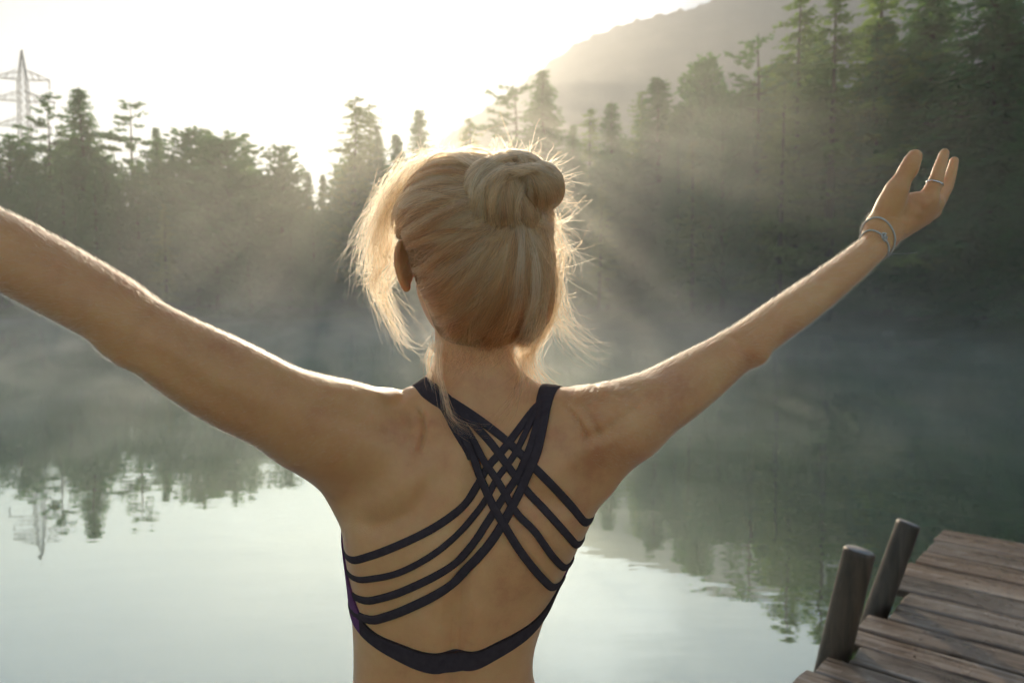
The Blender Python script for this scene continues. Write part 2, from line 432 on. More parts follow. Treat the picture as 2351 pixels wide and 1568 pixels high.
LABS = [(-900, 330, 'on the left bank above the left forearm', 'on the left bank'),
        (330, 900, 'between the left arm and the head', 'left of the head'),
        (900, 1330, 'behind the head towards the sun', 'behind the head'),
        (1330, 1800, 'between the head and the right forearm', 'right of the head'),
        (1800, 4000, 'behind the raised right hand', 'in the forest wall at the right')]
LOOK = {'spruce': 'pointed spruce', 'larch': 'thin pale larch', 'stone': 'rounded stone pine', 'tiered': 'open pine'}
ROWW = {2.5: 'at the water edge', 7: 'in the second row', 12: 'deep in the wood', 18: 'deep in the wood', 26: 'deep in the wood'}
rows = [(2.5, 3.4, 90), (7, 3.3, 45), (12, 3.6, 25), (18, 4.2, 12), (26, 5, 8)]
seg = np.roll(SHO, -1, axis=0) - SHO; sl = np.hypot(*seg.T)
for off, sp, mar in rows:
    i0 = 0.0; acc = 0
    for i in range(len(SHO)):
        a = SHO[i]; b = SHO[(i + 1) % len(SHO)]
        nrm = np.array([seg[i][1], -seg[i][0]]) / (sl[i] + 1e-9)
        acc += sl[i]
        while acc > sp:
            acc -= sp * rng.uniform(.75, 1.3)
            p = a + (b - a) * rng.random() 
            o = off + rng.uniform(-1.5, 2.5)
            for sgn in (1, -1):
                c = p + nrm * o * sgn
                if shore_dist(np.array([c[0]]), np.array([c[1]]))[0] > 1.2: break
            if shore_dist(np.array([c[0]]), np.array([c[1]]))[0] < 1.2: continue
            if c[0] > 20 and 5 < c[1] and (c[1] < 17 or CX + FPX * c[0] / c[1] > 2800) and off < 15:
                gz = float(ground_z(np.array([c[0]]), np.array([c[1]]))[0])
                tree(rng.choice(['spruce', 'spruce', 'larch']), 'conifer', c[0], c[1], gz + rng.uniform(13, 19), 'tall conifer on the near right shore beyond the dock', 'conifers on the near right shore'); continue
            if c[1] < 17: continue
            px = CX + FPX * c[0] / c[1]
            if px < -330 or px > 2800: continue
            if 985 < px < 1330 and (off > 13 or rng.random() < .55): continue      # rows thinned here to let sunlight through to the mist
            if 1330 <= px < 1480 and off > 20: continue
            py = np.interp(px, ENV[:, 0], ENV[:, 1]) + mar * rng.uniform(.4, 1.5) + rng.uniform(0, 25)
            top = W(px, py, c[1])[2]
            gz = float(ground_z(np.array([c[0]]), np.array([c[1]]))[0])
            if top - gz < 4: top = gz + 4
            top = min(top, gz + 30)
            if px > 1800: kind = rng.choice(['spruce', 'spruce', 'spruce', 'larch', 'stone'])
            else: kind = rng.choice(['spruce', 'stone', 'stone', 'spruce', 'larch'])
            lab = [l for l in LABS if l[0] <= px < l[1]][0]
            nm = {'spruce': 'spruce_tree', 'larch': 'larch_tree', 'stone': 'stone_pine', 'tiered': 'pine_tree'}[kind]
            tree(kind, nm, c[0], c[1], top, '%s %s %s' % (LOOK[kind], ROWW[off], lab[2]), '%s trees %s %s' % (LOOK[kind], ROWW[off].strip(','), lab[3]), 1.15 if off > 5 else 1.0)
# low shrubs along the water's edge
def shrub_mesh(seed):
    r = np.random.default_rng(seed); n = 700
    u = r.normal(size=(n, 3)); u /= np.linalg.norm(u, axis=1)[:, None]; u[:, 2] = abs(u[:, 2])
    A = u * (r.random(n) ** .4)[:, None] * np.array([.8, .8, .75]); A[:, 2] *= 1 + .25 * np.sin(A[:, 0] * 5)
    D = u + r.normal(0, .5, (n, 3)); D /= np.linalg.norm(D, axis=1)[:, None]
    V, F = rhombs(A, D, r.uniform(.12, .26, n), r.uniform(.05, .11, n), r)
    st = MB()
    for k in range(7):
        a = r.uniform(0, 6.28); st.tube([(0, 0, 0), (.25 * math.cos(a), .25 * math.sin(a), .35), (.5 * math.cos(a), .5 * math.sin(a), .6)], [.02, .012, .005], 4)
    return mesh_np('leaves', V, F, m_shrub, False), mesh_np('stems', np.array(st.v), st.f, m_bark)
SH = [shrub_mesh(s) for s in (1, 2, 3)]
for i in range(len(SHO)):
    a = SHO[i]; b = SHO[(i + 1) % len(SHO)]; L = np.hypot(*(b - a))
    if min(a[1], b[1]) < 18: continue
    for k in range(max(1, int(L / 2.2))):
        p = a + (b - a) * rng.random()
        g = np.array([b[1] - a[1], -(b[0] - a[0])]) / L
        c = p + g * .8
        if shore_dist(np.array([c[0]]), np.array([c[1]]))[0] < 0: c = p - g * .8
        px = CX + FPX * c[0] / c[1]
        if px < -60 or px > 2420: continue
        if px > 1500 and rng.random() < .75: continue
        e = empty('shrub', (c[0], c[1], float(ground_z(np.array([c[0]]), np.array([c[1]]))[0]) - .05))
        s = rng.uniform(.6, 1.3); e.scale = (s * 1.3, s * 1.3, s * rng.uniform(.7, 1.1)); e.rotation_euler = (0, 0, rng.uniform(0, 6))
        if px < 1500: tag(e, 'low leafy shrub on the far left shoreline', 'shrub', 'shrubs on the left shoreline')
        else: tag(e, 'low leafy shrub on the right bank by the water', 'shrub', 'shrubs on the right bank')
        a_, b_ = SH[int(rng.integers(3))]
        obj('leaves', a_, e); obj('stems', b_, e)

# ------------------------------------------------------------------ lattice pylon behind the left bank
m_steel = mat_simple('galvanised_steel', [C(.09, .10, .10), C(.14, .15, .15)], scale=2, rough=.6, bump=.1, spec=.4)
PD = 105.0
ptop = W(49, 108, PD); base_z = float(ground_z(np.array([ptop[0]]), np.array([PD]))[0])
pyl = empty('lattice_pylon', (ptop[0], PD, base_z - .1)); tag(pyl, 'tall steel lattice power pylon above the trees at the far left', 'pylon')
pyl.rotation_euler = (0, 0, .25)
hp = ptop[2] - base_z
def half(z):
    u = z / hp
    return 2.1 - 1.45 * (u / .62) if u < .62 else .65 - .12 * (u - .62) / .24 if u < .86 else max(.04, .53 * (1 - (u - .86) / .14))
lv = [0] 
while lv[-1] < hp * .985: lv.append(min(hp * .99, lv[-1] + max(1.0, 2 * half(lv[-1]) * .95)))
for sx in (-1, 1):
    for sy in (-1, 1):
        b = MB(); b.tube([(sx * half(z), sy * half(z), z) for z in lv], .05, 4); b.build('leg', m_steel, pyl)
b = MB()
for z0, z1 in zip(lv[:-1], lv[1:]):
    h0, h1 = half(z0), half(z1)
    for (ax0, ay0), (ax1, ay1) in (((-1, -1), (1, -1)), ((1, -1), (1, 1)), ((1, 1), (-1, 1)), ((-1, 1), (-1, -1))):
        b.tube([(ax0 * h0, ay0 * h0, z0), (ax1 * h1, ay1 * h1, z1)], .026, 3)
        b.tube([(ax1 * h0, ay1 * h0, z0), (ax0 * h1, ay0 * h1, z1)], .026, 3)
        b.tube([(ax0 * h1, ay0 * h1, z1), (ax1 * h1, ay1 * h1, z1)], .026, 3)
b.build('bracing', m_steel, pyl)
for py, hw in ((182, 3.4), (232, 3.9), (290, 3.4)):
    za = W(49, py, PD)[2] - base_z; hh = half(za)
    for sgn in (-1, 1):
        b = MB()
        for sy in (-1, 1):
            b.tube([(sgn * hh, sy * hh, za), (sgn * hw, 0, za + .1)], .045, 4)
            b.tube([(sgn * hh, sy * hh, za + 1.3), (sgn * hw, 0, za + .15)], .04, 4)
            for f in (.3, .6):
                b.tube([(sgn * (hh + (hw - hh) * f), sy * hh * (1 - f), za), (sgn * (hh + (hw - hh) * (f - .15)), sy * hh * (1 - f + .15), za + 1.3 * (1 - f + .15))], .04, 3)
        b.build('cross_arm', m_steel, pyl)
        i_ = MB(); i_.tube([(sgn * (hw - .1), 0, za + .1 - k * .1) for k in range(13)], [.09 if k % 2 else .04 for k in range(13)], 6); i_.build('insulator', m_steel, pyl)

# ------------------------------------------------------------------ dock
def wood(name, cols, wet=.25, bump=.35, grain=(1.6, 34, 20), blot=(1.5, 3, 1), knot=(2.2, 7, 1)):
    m, t, out = material(name); q = NT(t)
    oi = q.n('ShaderNodeObjectInfo')
    tcn = q.n('ShaderNodeTexCoord').outputs['Object']
    off = q.n('ShaderNodeVectorMath', {0: tcn, 1: q.n('ShaderNodeCombineXYZ', {0: q.math('MULTIPLY', oi.outputs['Random'], 37), 1: q.math('MULTIPLY', oi.outputs['Random'], 11), 2: 0.0}).outputs[0]}, operation='ADD').outputs[0]
    gr = q.noise(q.mapping(off, grain), 1.0, 6, .65, .6)
    big = q.noise(q.mapping(off, blot), 1.4, 4, .6)
    knots = q.n('ShaderNodeTexVoronoi', {'Vector': q.mapping(off, knot), 'Scale': 1.0}).outputs['Distance']
    f = q.math('ADD', q.math('MULTIPLY', gr, .62), q.math('MULTIPLY', big, .42))
    col = q.ramp(f, cols)
    kn = q.ramp(knots, [(.03, C(.25, .2, .17)), (.13, C(1, 1, 1))])
    tint = q.ramp(oi.outputs['Random'], [(0, C(.75, .78, .8)), (.5, C(1, 1, 1)), (1, C(1.2, 1.05, .9))])
    c2 = q.n('ShaderNodeMix', {'Factor': 1.0, 'A': col, 'B': kn}, data_type='RGBA', blend_type='MULTIPLY').outputs['Result']
    c3 = q.n('ShaderNodeMix', {'Factor': 1.0, 'A': c2, 'B': tint}, data_type='RGBA', blend_type='MULTIPLY').outputs['Result']
    rg = q.ramp(q.noise(tcn, 2.4, 4, .6), [(.38, C(wet, wet, wet)), (.62, C(.46, .46, .46))])
    bp = q.n('ShaderNodeBump', {'Strength': bump, 'Distance': .006, 'Height': q.math('ADD', gr, q.math('MULTIPLY', knots, .3))})
    p = q.n('ShaderNodeBsdfPrincipled', {'Base Color': c3, 'Roughness': rg, 'Normal': bp.outputs[0], 'Specular IOR Level': .5})
    q.link(p.outputs[0], out.inputs[0]); return m
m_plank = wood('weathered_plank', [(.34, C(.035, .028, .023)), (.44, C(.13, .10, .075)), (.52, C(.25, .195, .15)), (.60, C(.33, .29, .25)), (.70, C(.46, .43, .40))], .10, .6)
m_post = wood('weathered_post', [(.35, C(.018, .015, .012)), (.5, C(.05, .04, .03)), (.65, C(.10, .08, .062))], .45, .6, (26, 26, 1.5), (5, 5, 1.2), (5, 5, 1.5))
m_endgrain = mat_simple('post_end_grain', [C(.22, .23, .24), C(.38, .39, .40)], scale=18, rough=.8, bump=.4, bscale=60)
P1 = onz(2165, 1212, DOCK); P2 = onz(1832, 1566, DOCK)
ed = (P1 - P2)[:2]; ELEN = np.hypot(*ed); ed /= ELEN            # along the dock, away from the camera
pd = np.array([ed[1], -ed[0]])                                   # along the planks, to the right
# plank boundaries as seen along the left edge of the dock
bys = [1212, 1238, 1263, 1288, 1316, 1345, 1372, 1404, 1436, 1466, 1500, 1536, 1574]
def edge_s(py):      # distance back from the far corner along the edge where the row py crosses it
    lo, hi = 0, 6
    for _ in range(40):
        mid = (lo + hi) / 2
        p = P1[:2] - ed * mid
        yy = proj(np.array([p[0], p[1], DOCK]))[1]
        if yy < py: lo = mid
        else: hi = mid
    return lo
sb = [edge_s(y) for y in bys]
wp = (sb[-1] - sb[0]) / (len(sb) - 1)
while sb[-1] < 15.2: sb.append(sb[-1] + wp * rng.uniform(.94, 1.06))
dock = empty('dock', (P1[0], P1[1], DOCK)); tag(dock, 'weathered wooden plank dock over the lake', 'dock')
rz = math.atan2(pd[1], pd[0])
DW = 2.6
post_px = [((1921, 1478), (1973, 1262)), ((2024, 1372), (2086, 1200))]
posts = []
for (bx, by), (tx, ty) in post_px:
    B = onz(bx, by, DOCK); T = W(tx, ty, B[1] + .0)
    posts.append((B, T))
m_nail = mat_simple('rusty_nail', [C(.05, .03, .02), C(.09, .05, .03)], rough=.6, metal=.3)
_b = MB(); _b.tube([(0, 0, -.004), (0, 0, .0008), (0, 0, .0016)], [.0055, .0055, .0035], 8); NAIL = mesh_np('nail', np.array(_b.v), _b.f, m_nail)
for i in range(len(sb) - 1):
    wdt = sb[i + 1] - sb[i]; gap = .017 + .006 * rng.random()
    l0 = rng.uniform(-.02, .025)
    mid = (sb[i] + sb[i + 1]) / 2
    for B, T in posts:          # planks are cut short round the posts
        v = B[:2] - P1[:2]; s_ = -(v @ ed); l_ = v @ pd
        if abs(mid - s_) < .07 + wdt * .32: l0 = max(l0, l_ + .085)
    ln = DW - l0 + rng.uniform(-.02, .02)
    b = MB()
    nseg = 9
    hy, th = (wdt - gap) / 2, .042
    prof = [(-hy, -th), (-hy, -.006), (-hy + .006, 0), (0, .0015), (hy - .006, 0), (hy, -.006), (hy, -th)]
    V = []; xs_ = np.concatenate([[0, .004], np.linspace(.2, ln - .1, nseg), [ln]])
    wob = rng.normal(0, .0025, len(xs_)); wz = rng.normal(0, .0012, len(xs_))
    for j, x in enumerate(xs_):
        ins = .002 if j in (0, len(xs_) - 1) else 0
        chip = rng.uniform(-.005, .005, 7) if j == 0 else np.zeros(7)
        for k, (y, z) in enumerate(prof):
            V.append((x + chip[k], y * (1 - ins / hy) + wob[j], z - ins * (z > -.03) + wz[j]))
    F = []
    for j in range(len(xs_) - 1):
        for k in range(7):
            a = j * 7 + k; c = j * 7 + (k + 1) % 7
            F.append((a, a + 7, c + 7, c))
    F.append(tuple(range(7))); F.append(tuple(range((len(xs_)) * 7 - 1, (len(xs_) - 1) * 7 - 1, -1)))
    b.add(V, F)
    o = b.build('plank', m_plank, dock, True)
    for pl in o.data.polygons: pl.use_smooth = False
    for nx_ in (.28 - l0, 1.3 - l0):
        for sy_ in (-.45, .45):
            if mid > 4.6: continue
            no_ = obj('nail', NAIL, o); no_.location = (nx_ + rng.normal(0, .012), sy_ * hy + rng.normal(0, .006), .0012)
    wc = np.array([*(-ed * mid + pd * l0), 0])
    o.location = (wc[0], wc[1], rng.normal(0, .0015)); o.rotation_euler = (0, 0, rz + rng.normal(0, .003))
R2 = np.array([[pd[0], -pd[1] * 0 - pd[1], 0], [pd[1], pd[0], 0], [0, 0, 1]])
for l in (.28, 1.3, 2.35):
    b = MB(); c = -ed * 7.55 + pd * l
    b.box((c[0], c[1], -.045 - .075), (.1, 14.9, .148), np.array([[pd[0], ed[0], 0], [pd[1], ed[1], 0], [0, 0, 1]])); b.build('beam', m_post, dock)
for s_ in (.5, 3.9, 7.5, 11):
    for l in (.28, 2.35):
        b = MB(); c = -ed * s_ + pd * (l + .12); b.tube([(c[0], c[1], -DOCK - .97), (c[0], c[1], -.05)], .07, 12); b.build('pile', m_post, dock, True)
def mooring(B, T, r, label):
    ax_ = (T - B) / np.linalg.norm(T - B)
    bot = B - ax_ * ((B[2] + .93) / ax_[2])
    e = empty('mooring_post', bot); tag(e, label, 'post')
    n = 22; u = np.cross(ax_, [0, 1, 0]); u /= np.linalg.norm(u); w_ = np.cross(ax_, u)
    L = np.linalg.norm(T - bot)
    zs = list(np.linspace(0, L - .02, 14)) + [L - .007, L]
    V = []; ph = rng.uniform(0, 6, 5)
    for j, z in enumerate(zs):
        for k in range(n):
            a = 2 * math.pi * k / n
            rr = r * (1 + .018 * math.sin(3 * a + ph[0] + z) + .012 * math.sin(7 * a + ph[1])) * (1 - .05 * z / L)
            if j == len(zs) - 1: rr *= .9
            V.append(ax_ * z + rr * (math.cos(a) * u + math.sin(a) * w_))
    F = [(j * n + k, j * n + (k + 1) % n, (j + 1) * n + (k + 1) % n, (j + 1) * n + k) for j in range(len(zs) - 1) for k in range(n)]
    F.append(tuple(range(n - 1, -1, -1)))
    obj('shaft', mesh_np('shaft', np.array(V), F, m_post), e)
    m_ = (len(zs) - 1) * n
    V2 = V[m_:] ; c = ax_ * (L + .002)
    V2 = [v + ax_ * .0015 for v in V2] + [ax_ * (L + .003)]
    V2 += [v - ax_ * .006 for v in V[m_:]]
    F2 = [(k, (k + 1) % n, n) for k in range(n)] + [(n + 1 + k, n + 1 + (k + 1) % n, (k + 1) % n, k) for k in range(n)]
    obj('cut_top', mesh_np('cut_top', np.array(V2), F2, m_endgrain), e)
mooring(posts[0][0], posts[0][1], .066, 'nearer leaning round wooden post in a notch of the dock edge')
mooring(posts[1][0], posts[1][1], .057, 'farther leaning round wooden post in a notch of the dock edge')
# dew on the planks and a tuft of grass in a joint
m_drop, t, out = material('dew'); q = NT(t)
p = q.n('ShaderNodeBsdfPrincipled', {'Base Color': C(.9, .9, .9), 'Roughness': .05, 'Transmission Weight': .9, 'IOR': 1.33}); q.link(p.outputs[0], out.inputs[0])
dv, df = [], []
for k in range(420):
    s_ = rng.uniform(0, 4.2); l_ = rng.uniform(.02, 1.6)
    c = np.array([*(-ed * s_ + pd * l_), .0015]); r_ = abs(rng.normal(.0018, .0018)) + .0012
    b0 = len(dv)
    for zf, rf in ((0, 1), (.45, .8), (.75, .35)):
        for a in range(6): dv.append(c + np.array([rf * r_ * math.cos(a * 1.047), rf * r_ * math.sin(a * 1.047), zf * r_]))
    for j in (0, 1):
        for a in range(6): df.append((b0 + j * 6 + a, b0 + j * 6 + (a + 1) % 6, b0 + j * 6 + 6 + (a + 1) % 6, b0 + j * 6 + 6 + a))
    df.append(tuple(b0 + 12 + a for a in range(6)))
tag(obj('dew_drops', mesh_np('dew_drops', np.array(dv), df, m_drop), dock), kind='stuff')
m_grass = mat_simple('fresh_grass', [C(.1, .2, .03), C(.16, .28, .05)], rough=.6)
gp = onz(1957, 1512, DOCK)
tuft = empty('grass_tuft', (gp[0], gp[1], DOCK - .02)); tag(tuft, 'tiny green grass tuft in a joint of the dock planks', 'grass')
for k in range(11):
    a = rng.uniform(0, 6.28); L = rng.uniform(.035, .07); sp = rng.uniform(.2, .7)
    d = np.array([math.cos(a), math.sin(a), 0]); sd_ = np.array([-d[1], d[0], 0]) * .0016
    pts = [d * L * sp * s ** 1.6 + np.array([0, 0, L * s * (1 - .3 * sp * s)]) for s in np.linspace(0, 1, 5)]
    V = []
    for j, pnt in enumerate(pts): w_ = 1 - j / 4.3; V += [pnt - sd_ * w_, pnt + sd_ * w_]
    obj('blade', mesh_np('blade', np.array(V), [(2 * j, 2 * j + 1, 2 * j + 3, 2 * j + 2) for j in range(4)], m_grass), tuft)

# ------------------------------------------------------------------ small things on the right bank
m_pale = mat_simple('pale_wood', [C(.22, .22, .2), C(.32, .31, .29)], rough=.7, stretch=(1, 6, 1))
jp = onz(1532, 762, 0.0)
jet = empty('far_jetty', (jp[0], jp[1], 0)); tag(jet, 'small pale wooden jetty on the far shore behind the right upper arm', 'jetty'); jet.rotation_euler = (0, 0, -.08)
for k in range(26):
    b = MB(); b.box((.09 + k * .185, .6, .40), (.175, 1.3, .04)); b.build('plank', m_pale, jet)
for x in (.12, 1.6, 3.1, 4.6):
    for y in (.1, 1.1):
        b = MB(); b.tube([(x, y, -.95), (x, y, .38)], .06, 8); b.build('pile', m_pale, jet)
for y in (.05, 1.15):
    b = MB(); b.box((2.4, y, .30), (4.7, .08, .14)); b.build('beam', m_pale, jet)
m_log = mat_simple('bare_log', [C(.2, .15, .1), C(.34, .27, .19)], rough=.85, stretch=(.3, 4, 4), scale=5)
def log(name, pxa, pxb, d0, d1, r, label):
    A = W(pxa[0], pxa[1], d0); Bq = W(pxb[0], pxb[1], d1)
    for Q in (A, Bq): Q[2] = float(ground_z(np.array([Q[0]]), np.array([Q[1]]))[0]) + r * .7
    b = MB(); s = np.linspace(0, 1, 7)[:, None]
    P = A + (Bq - A) * s; c = P.mean(0); P = P - c; P[:, 2] += .03 * np.sin(s[:, 0] * 7)
    b.tube(P, [r * .9, r * 1.05, r, r * .95, r * .98, r * .9, r * .8], 10)
    k = P[3]; b.tube([k, k + np.array([.1, -.2, .25])], [.05, .03], 6)
    o = b.build(name, m_log, None, True); o.location = c; tag(o, label, 'log')
log('fallen_log', (2150, 716), (2330, 730), 39, 36.5, .13, 'pale fallen log lying on the right bank under the dark trees')
log('fallen_log', (2080, 735), (2240, 742), 41, 40, .09, 'thin grey fallen log on the right bank left of the pale log')
m_stone = mat_simple('pale_stone', [C(.25, .26, .25), C(.36, .36, .34)], scale=4, rough=.9, bump=.6, bscale=12)
def stone(px, py, r, label):
    c = onz(px, py, .0)
    rr = np.random.default_rng(int(px)); n, m_ = 14, 9; V = []
    for i in range(m_):
        th = math.pi * i / (m_ - 1)
        for j in range(n):
            a = 2 * math.pi * j / n
            v = np.array([math.sin(th) * math.cos(a) * 1.2, math.sin(th) * math.sin(a), math.cos(th) * .75])
            v *= 1 + .12 * math.sin(3 * v[0] * 2 + px) + .1 * math.sin(4 * v[2] + 2 * v[1] + px)
            V.append(v * r)
    F = [(i * n + j, (i + 1) * n + j, (i + 1) * n + (j + 1) % n, i * n + (j + 1) % n) for i in range(m_ - 1) for j in range(n)]
    o = obj('stone', mesh_np('stone', np.array(V), F, m_stone)); 
    o.location = (c[0], c[1], max(float(ground_z(np.array([c[0]]), np.array([c[1]]))[0]), -.15) + r * .35); tag(o, label, 'stone')
stone(2041, 768, .3, 'pale rounded stone at the waterline of the right bank')
stone(2290, 788, .16, 'small flat pale stone at the waterline near the right edge')
# ------------------------------------------------------------------ person
def nrm(v): v = np.asarray(v, float); return v / np.linalg.norm(v)
def catmull(P, n):
    P = np.asarray(P, float); Q = np.vstack([2 * P[0] - P[1], P, 2 * P[-1] - P[-2]]); o = []
    for i in range(len(P) - 1):
        a, b, c, d = Q[i:i + 4]
        for t in np.linspace(0, 1, n, endpoint=False):
            o.append(.5 * (2 * b + (c - a) * t + (2 * a - 5 * b + 4 * c - d) * t * t + (3 * b - a - 3 * c + d) * t ** 3))
    o.append(P[-1]); return np.array(o)
class Field:
    """signed distance grid; shapes are blended in one after another"""
    def __init__(s, lo, hi, vox):
        s.lo = np.array(lo, float); s.vox = vox
        s.n = np.ceil((np.array(hi, float) - s.lo) / vox).astype(int) + 1
        s.D = np.full(s.n, .3, np.float32)
    def sl(s, lo, hi):
        a = np.clip(np.floor((np.asarray(lo) - s.lo) / s.vox).astype(int), 0, s.n)
        b = np.clip(np.ceil((np.asarray(hi) - s.lo) / s.vox).astype(int) + 1, 0, s.n)
        S = tuple(slice(x, y) for x, y in zip(a, b))
        ax = [(s.lo[i] + s.vox * np.arange(a[i], b[i])).astype(np.float32) for i in range(3)]
        return S, np.meshgrid(*ax, indexing='ij')
    def union(s, lo, hi, fn, k):
        m = k + .012
        S, G = s.sl(np.asarray(lo) - m, np.asarray(hi) + m)
        if 0 in s.D[S].shape: return
        b = fn(*G); a = s.D[S]
        h = np.clip(.5 + .5 * (a - b) / k, 0, 1)
        s.D[S] = a + (b - a) * h - k * h * (1 - h)
    def cone(s, a, b, ra, rb, k=.012):
        a = np.asarray(a, float); b = np.asarray(b, float); r = max(ra, rb)
        ba = b - a; L2 = ba @ ba + 1e-12
        def fn(x, y, z):
            px, py, pz = x - a[0], y - a[1], z - a[2]
            t = np.clip((px * ba[0] + py * ba[1] + pz * ba[2]) / L2, 0, 1)
            return np.sqrt((px - t * ba[0]) ** 2 + (py - t * ba[1]) ** 2 + (pz - t * ba[2]) ** 2) - (ra + (rb - ra) * t)
        s.union(np.minimum(a, b) - r, np.maximum(a, b) + r, fn, k)
    def chain(s, P, R, k=.012):
        """tapered limb along a smooth path, blended in as one shape"""
        P = np.asarray(P, float); Q = catmull(np.column_stack([P, R]), 5) if len(P) > 2 else np.column_stack([P, R])
        r = Q[:, 3].max(); lo = Q[:, :3].min(0) - r; hi = Q[:, :3].max(0) + r; m = k + .012
        S, (x, y, z) = s.sl(lo - m, hi + m)
        if 0 in s.D[S].shape: return
        b = np.full(x.shape, .3, np.float32); i0 = [sl_.start for sl_ in S]
        for a_, b_ in zip(Q[:-1], Q[1:]):
            rr = max(a_[3], b_[3]) + m + .03
            T, _ = s.sl(np.minimum(a_[:3], b_[:3]) - rr, np.maximum(a_[:3], b_[:3]) + rr)
            T = tuple(slice(max(t.start - o, 0), max(t.stop - o, 0)) for t, o in zip(T, i0))
            X, Y, Zc = x[T] - a_[0], y[T] - a_[1], z[T] - a_[2]
            if X.size == 0: continue
            ba = b_[:3] - a_[:3]; t = np.clip((X * ba[0] + Y * ba[1] + Zc * ba[2]) / (ba @ ba + 1e-12), 0, 1)
            d = np.sqrt((X - t * ba[0]) ** 2 + (Y - t * ba[1]) ** 2 + (Zc - t * ba[2]) ** 2) - (a_[3] + (b_[3] - a_[3]) * t)
            b[T] = np.minimum(b[T], d)
        a = s.D[S]; h = np.clip(.5 + .5 * (a - b) / k, 0, 1)
        s.D[S] = a + (b - a) * h - k * h * (1 - h)
    def ell(s, c, r, k=.02, Rm=None):
        c = np.asarray(c, float); r = np.asarray(r, float); Rm = np.eye(3) if Rm is None else np.asarray(Rm)   # columns: local axes
        def fn(x, y, z):
            px, py, pz = x - c[0], y - c[1], z - c[2]
            q = [px * Rm[0, i] + py * Rm[1, i] + pz * Rm[2, i] for i in range(3)]
            k0 = np.sqrt(sum((q[i] / r[i]) ** 2 for i in range(3))); k1 = np.sqrt(sum((q[i] / r[i] ** 2) ** 2 for i in range(3))) + 1e-9
            return k0 * (k0 - 1) / k1
        m = max(r); s.union(c - m, c + m, fn, k)
    def blob(s, c, w, amp):           # soft bump (amp > 0 swells, < 0 dents)
        c = np.asarray(c, float); w = np.ones(3) * w
        S, (x, y, z) = s.sl(c - 2.6 * w, c + 2.6 * w)
        s.D[S] -= amp * np.exp(-((x - c[0]) / w[0]) ** 2 - ((y - c[1]) / w[1]) ** 2 - ((z - c[2]) / w[2]) ** 2)
    def furrow(s, pts, w, amp, lo, hi, ymax):  # groove on the back along a polyline of photo positions (w in pixels)
        S, (x, y, z) = s.sl(lo, hi)
        dep = y * FWD[1] + (z - H) * FWD[2]
        px = CX + FPX * x / dep; py = CY - FPX * (y * UPV[1] + (z - H) * UPV[2]) / dep
        best = np.full(x.shape, 1e9, np.float32); n = len(pts) - 1
        taper = np.ones_like(best)
        for i in range(n):
            a = np.array(pts[i], float); b = np.array(pts[i + 1], float); ba = b - a
            t = np.clip(((px - a[0]) * ba[0] + (py - a[1]) * ba[1]) / (ba @ ba), 0, 1)
            d = (px - a[0] - t * ba[0]) ** 2 + (py - a[1] - t * ba[1]) ** 2
            u = (i + t) / n
            tp = np.minimum(1, 4 * np.minimum(u, 1 - u) + .15)
            sel = d < best; best = np.where(sel, d, best); taper = np.where(sel, tp, taper)
        s.D[S] += amp * taper * np.exp(-best / w ** 2) * np.clip((ymax - y) / .02, 0, 1)
    def mesh(s, D=None):
        D = s.D if D is None else D
        g = openvdb.FloatGrid(.03); g.copyFromArray(np.clip(D, -.03, .03).astype(np.float32), tolerance=0)
        pts, quads = g.convertToQuads(isovalue=0)
        return pts.astype(np.float64) * s.vox + s.lo, quads.astype(np.int64)
PF = Field((-.72, .62, DOCK - .02), (.72, 1.24, 2.20), .0032)

# torso from its outline in the photograph: (row, left, right, distance, half depth)
TOR = [(893, 1028, 1162, .945, .040), (925, 975, 1225, .94, .058), (960, 925, 1275, .935, .072), (1000, 872, 1320, .93, .084), (1050, 822, 1362, .93, .094),
       (1100, 796, 1380, .93, .100), (1150, 789, 1372, .93, .103), (1200, 790, 1352, .93, .104), (1280, 801, 1306, .93, .102), (1360, 810, 1268, .93, .097),
       (1440, 816, 1238, .93, .092), (1500, 817, 1222, .93, .089), (1568, 815, 1224, .93, .091)]
rows = []
for py, l, r, d, b in TOR:
    A = W(l, py, d); B = W(r, py, d); rows.append((A[2], (A[0] + B[0]) / 2, d, (B[0] - A[0]) / 2, b))
HX = rows[-1][1] + .004
for z, a, b, d in ((.95, .122, .098, .932), (.90, .142, .108, .935), (.85, .158, .115, .935), (.80, .163, .113, .935), (.745, .150, .10, .935), (.70, .10, .07, .935)):
    rows.append((DOCK + z, HX, d, a, b))
rows = np.array(sorted(rows))
def torso(x, y, z):
    zz = z[0, 0, :]
    f = lambda i: np.interp(zz, rows[:, 0], rows[:, i])
    sm = lambda v: np.convolve(np.pad(v, 6, mode='edge'), np.ones(13) / 13, 'valid')
    cx, cy_, a, b = (sm(f(i)).astype(np.float32)[None, None, :] for i in (1, 2, 3, 4))
    qx = np.abs(x - cx) / a; qy = np.abs(y - cy_) / b
    n = 2.35
    k0 = (qx ** n + qy ** n + 1e-9) ** (1 / n)
    d = (k0 - 1) * np.minimum(a, b) * .95
    e = np.maximum(z - rows[-1, 0], rows[0, 0] - z)
    return np.maximum(d, e)
PF.union((-.5, .75, rows[0, 0]), (.35, 1.1, rows[-1, 0]), torso, .02)
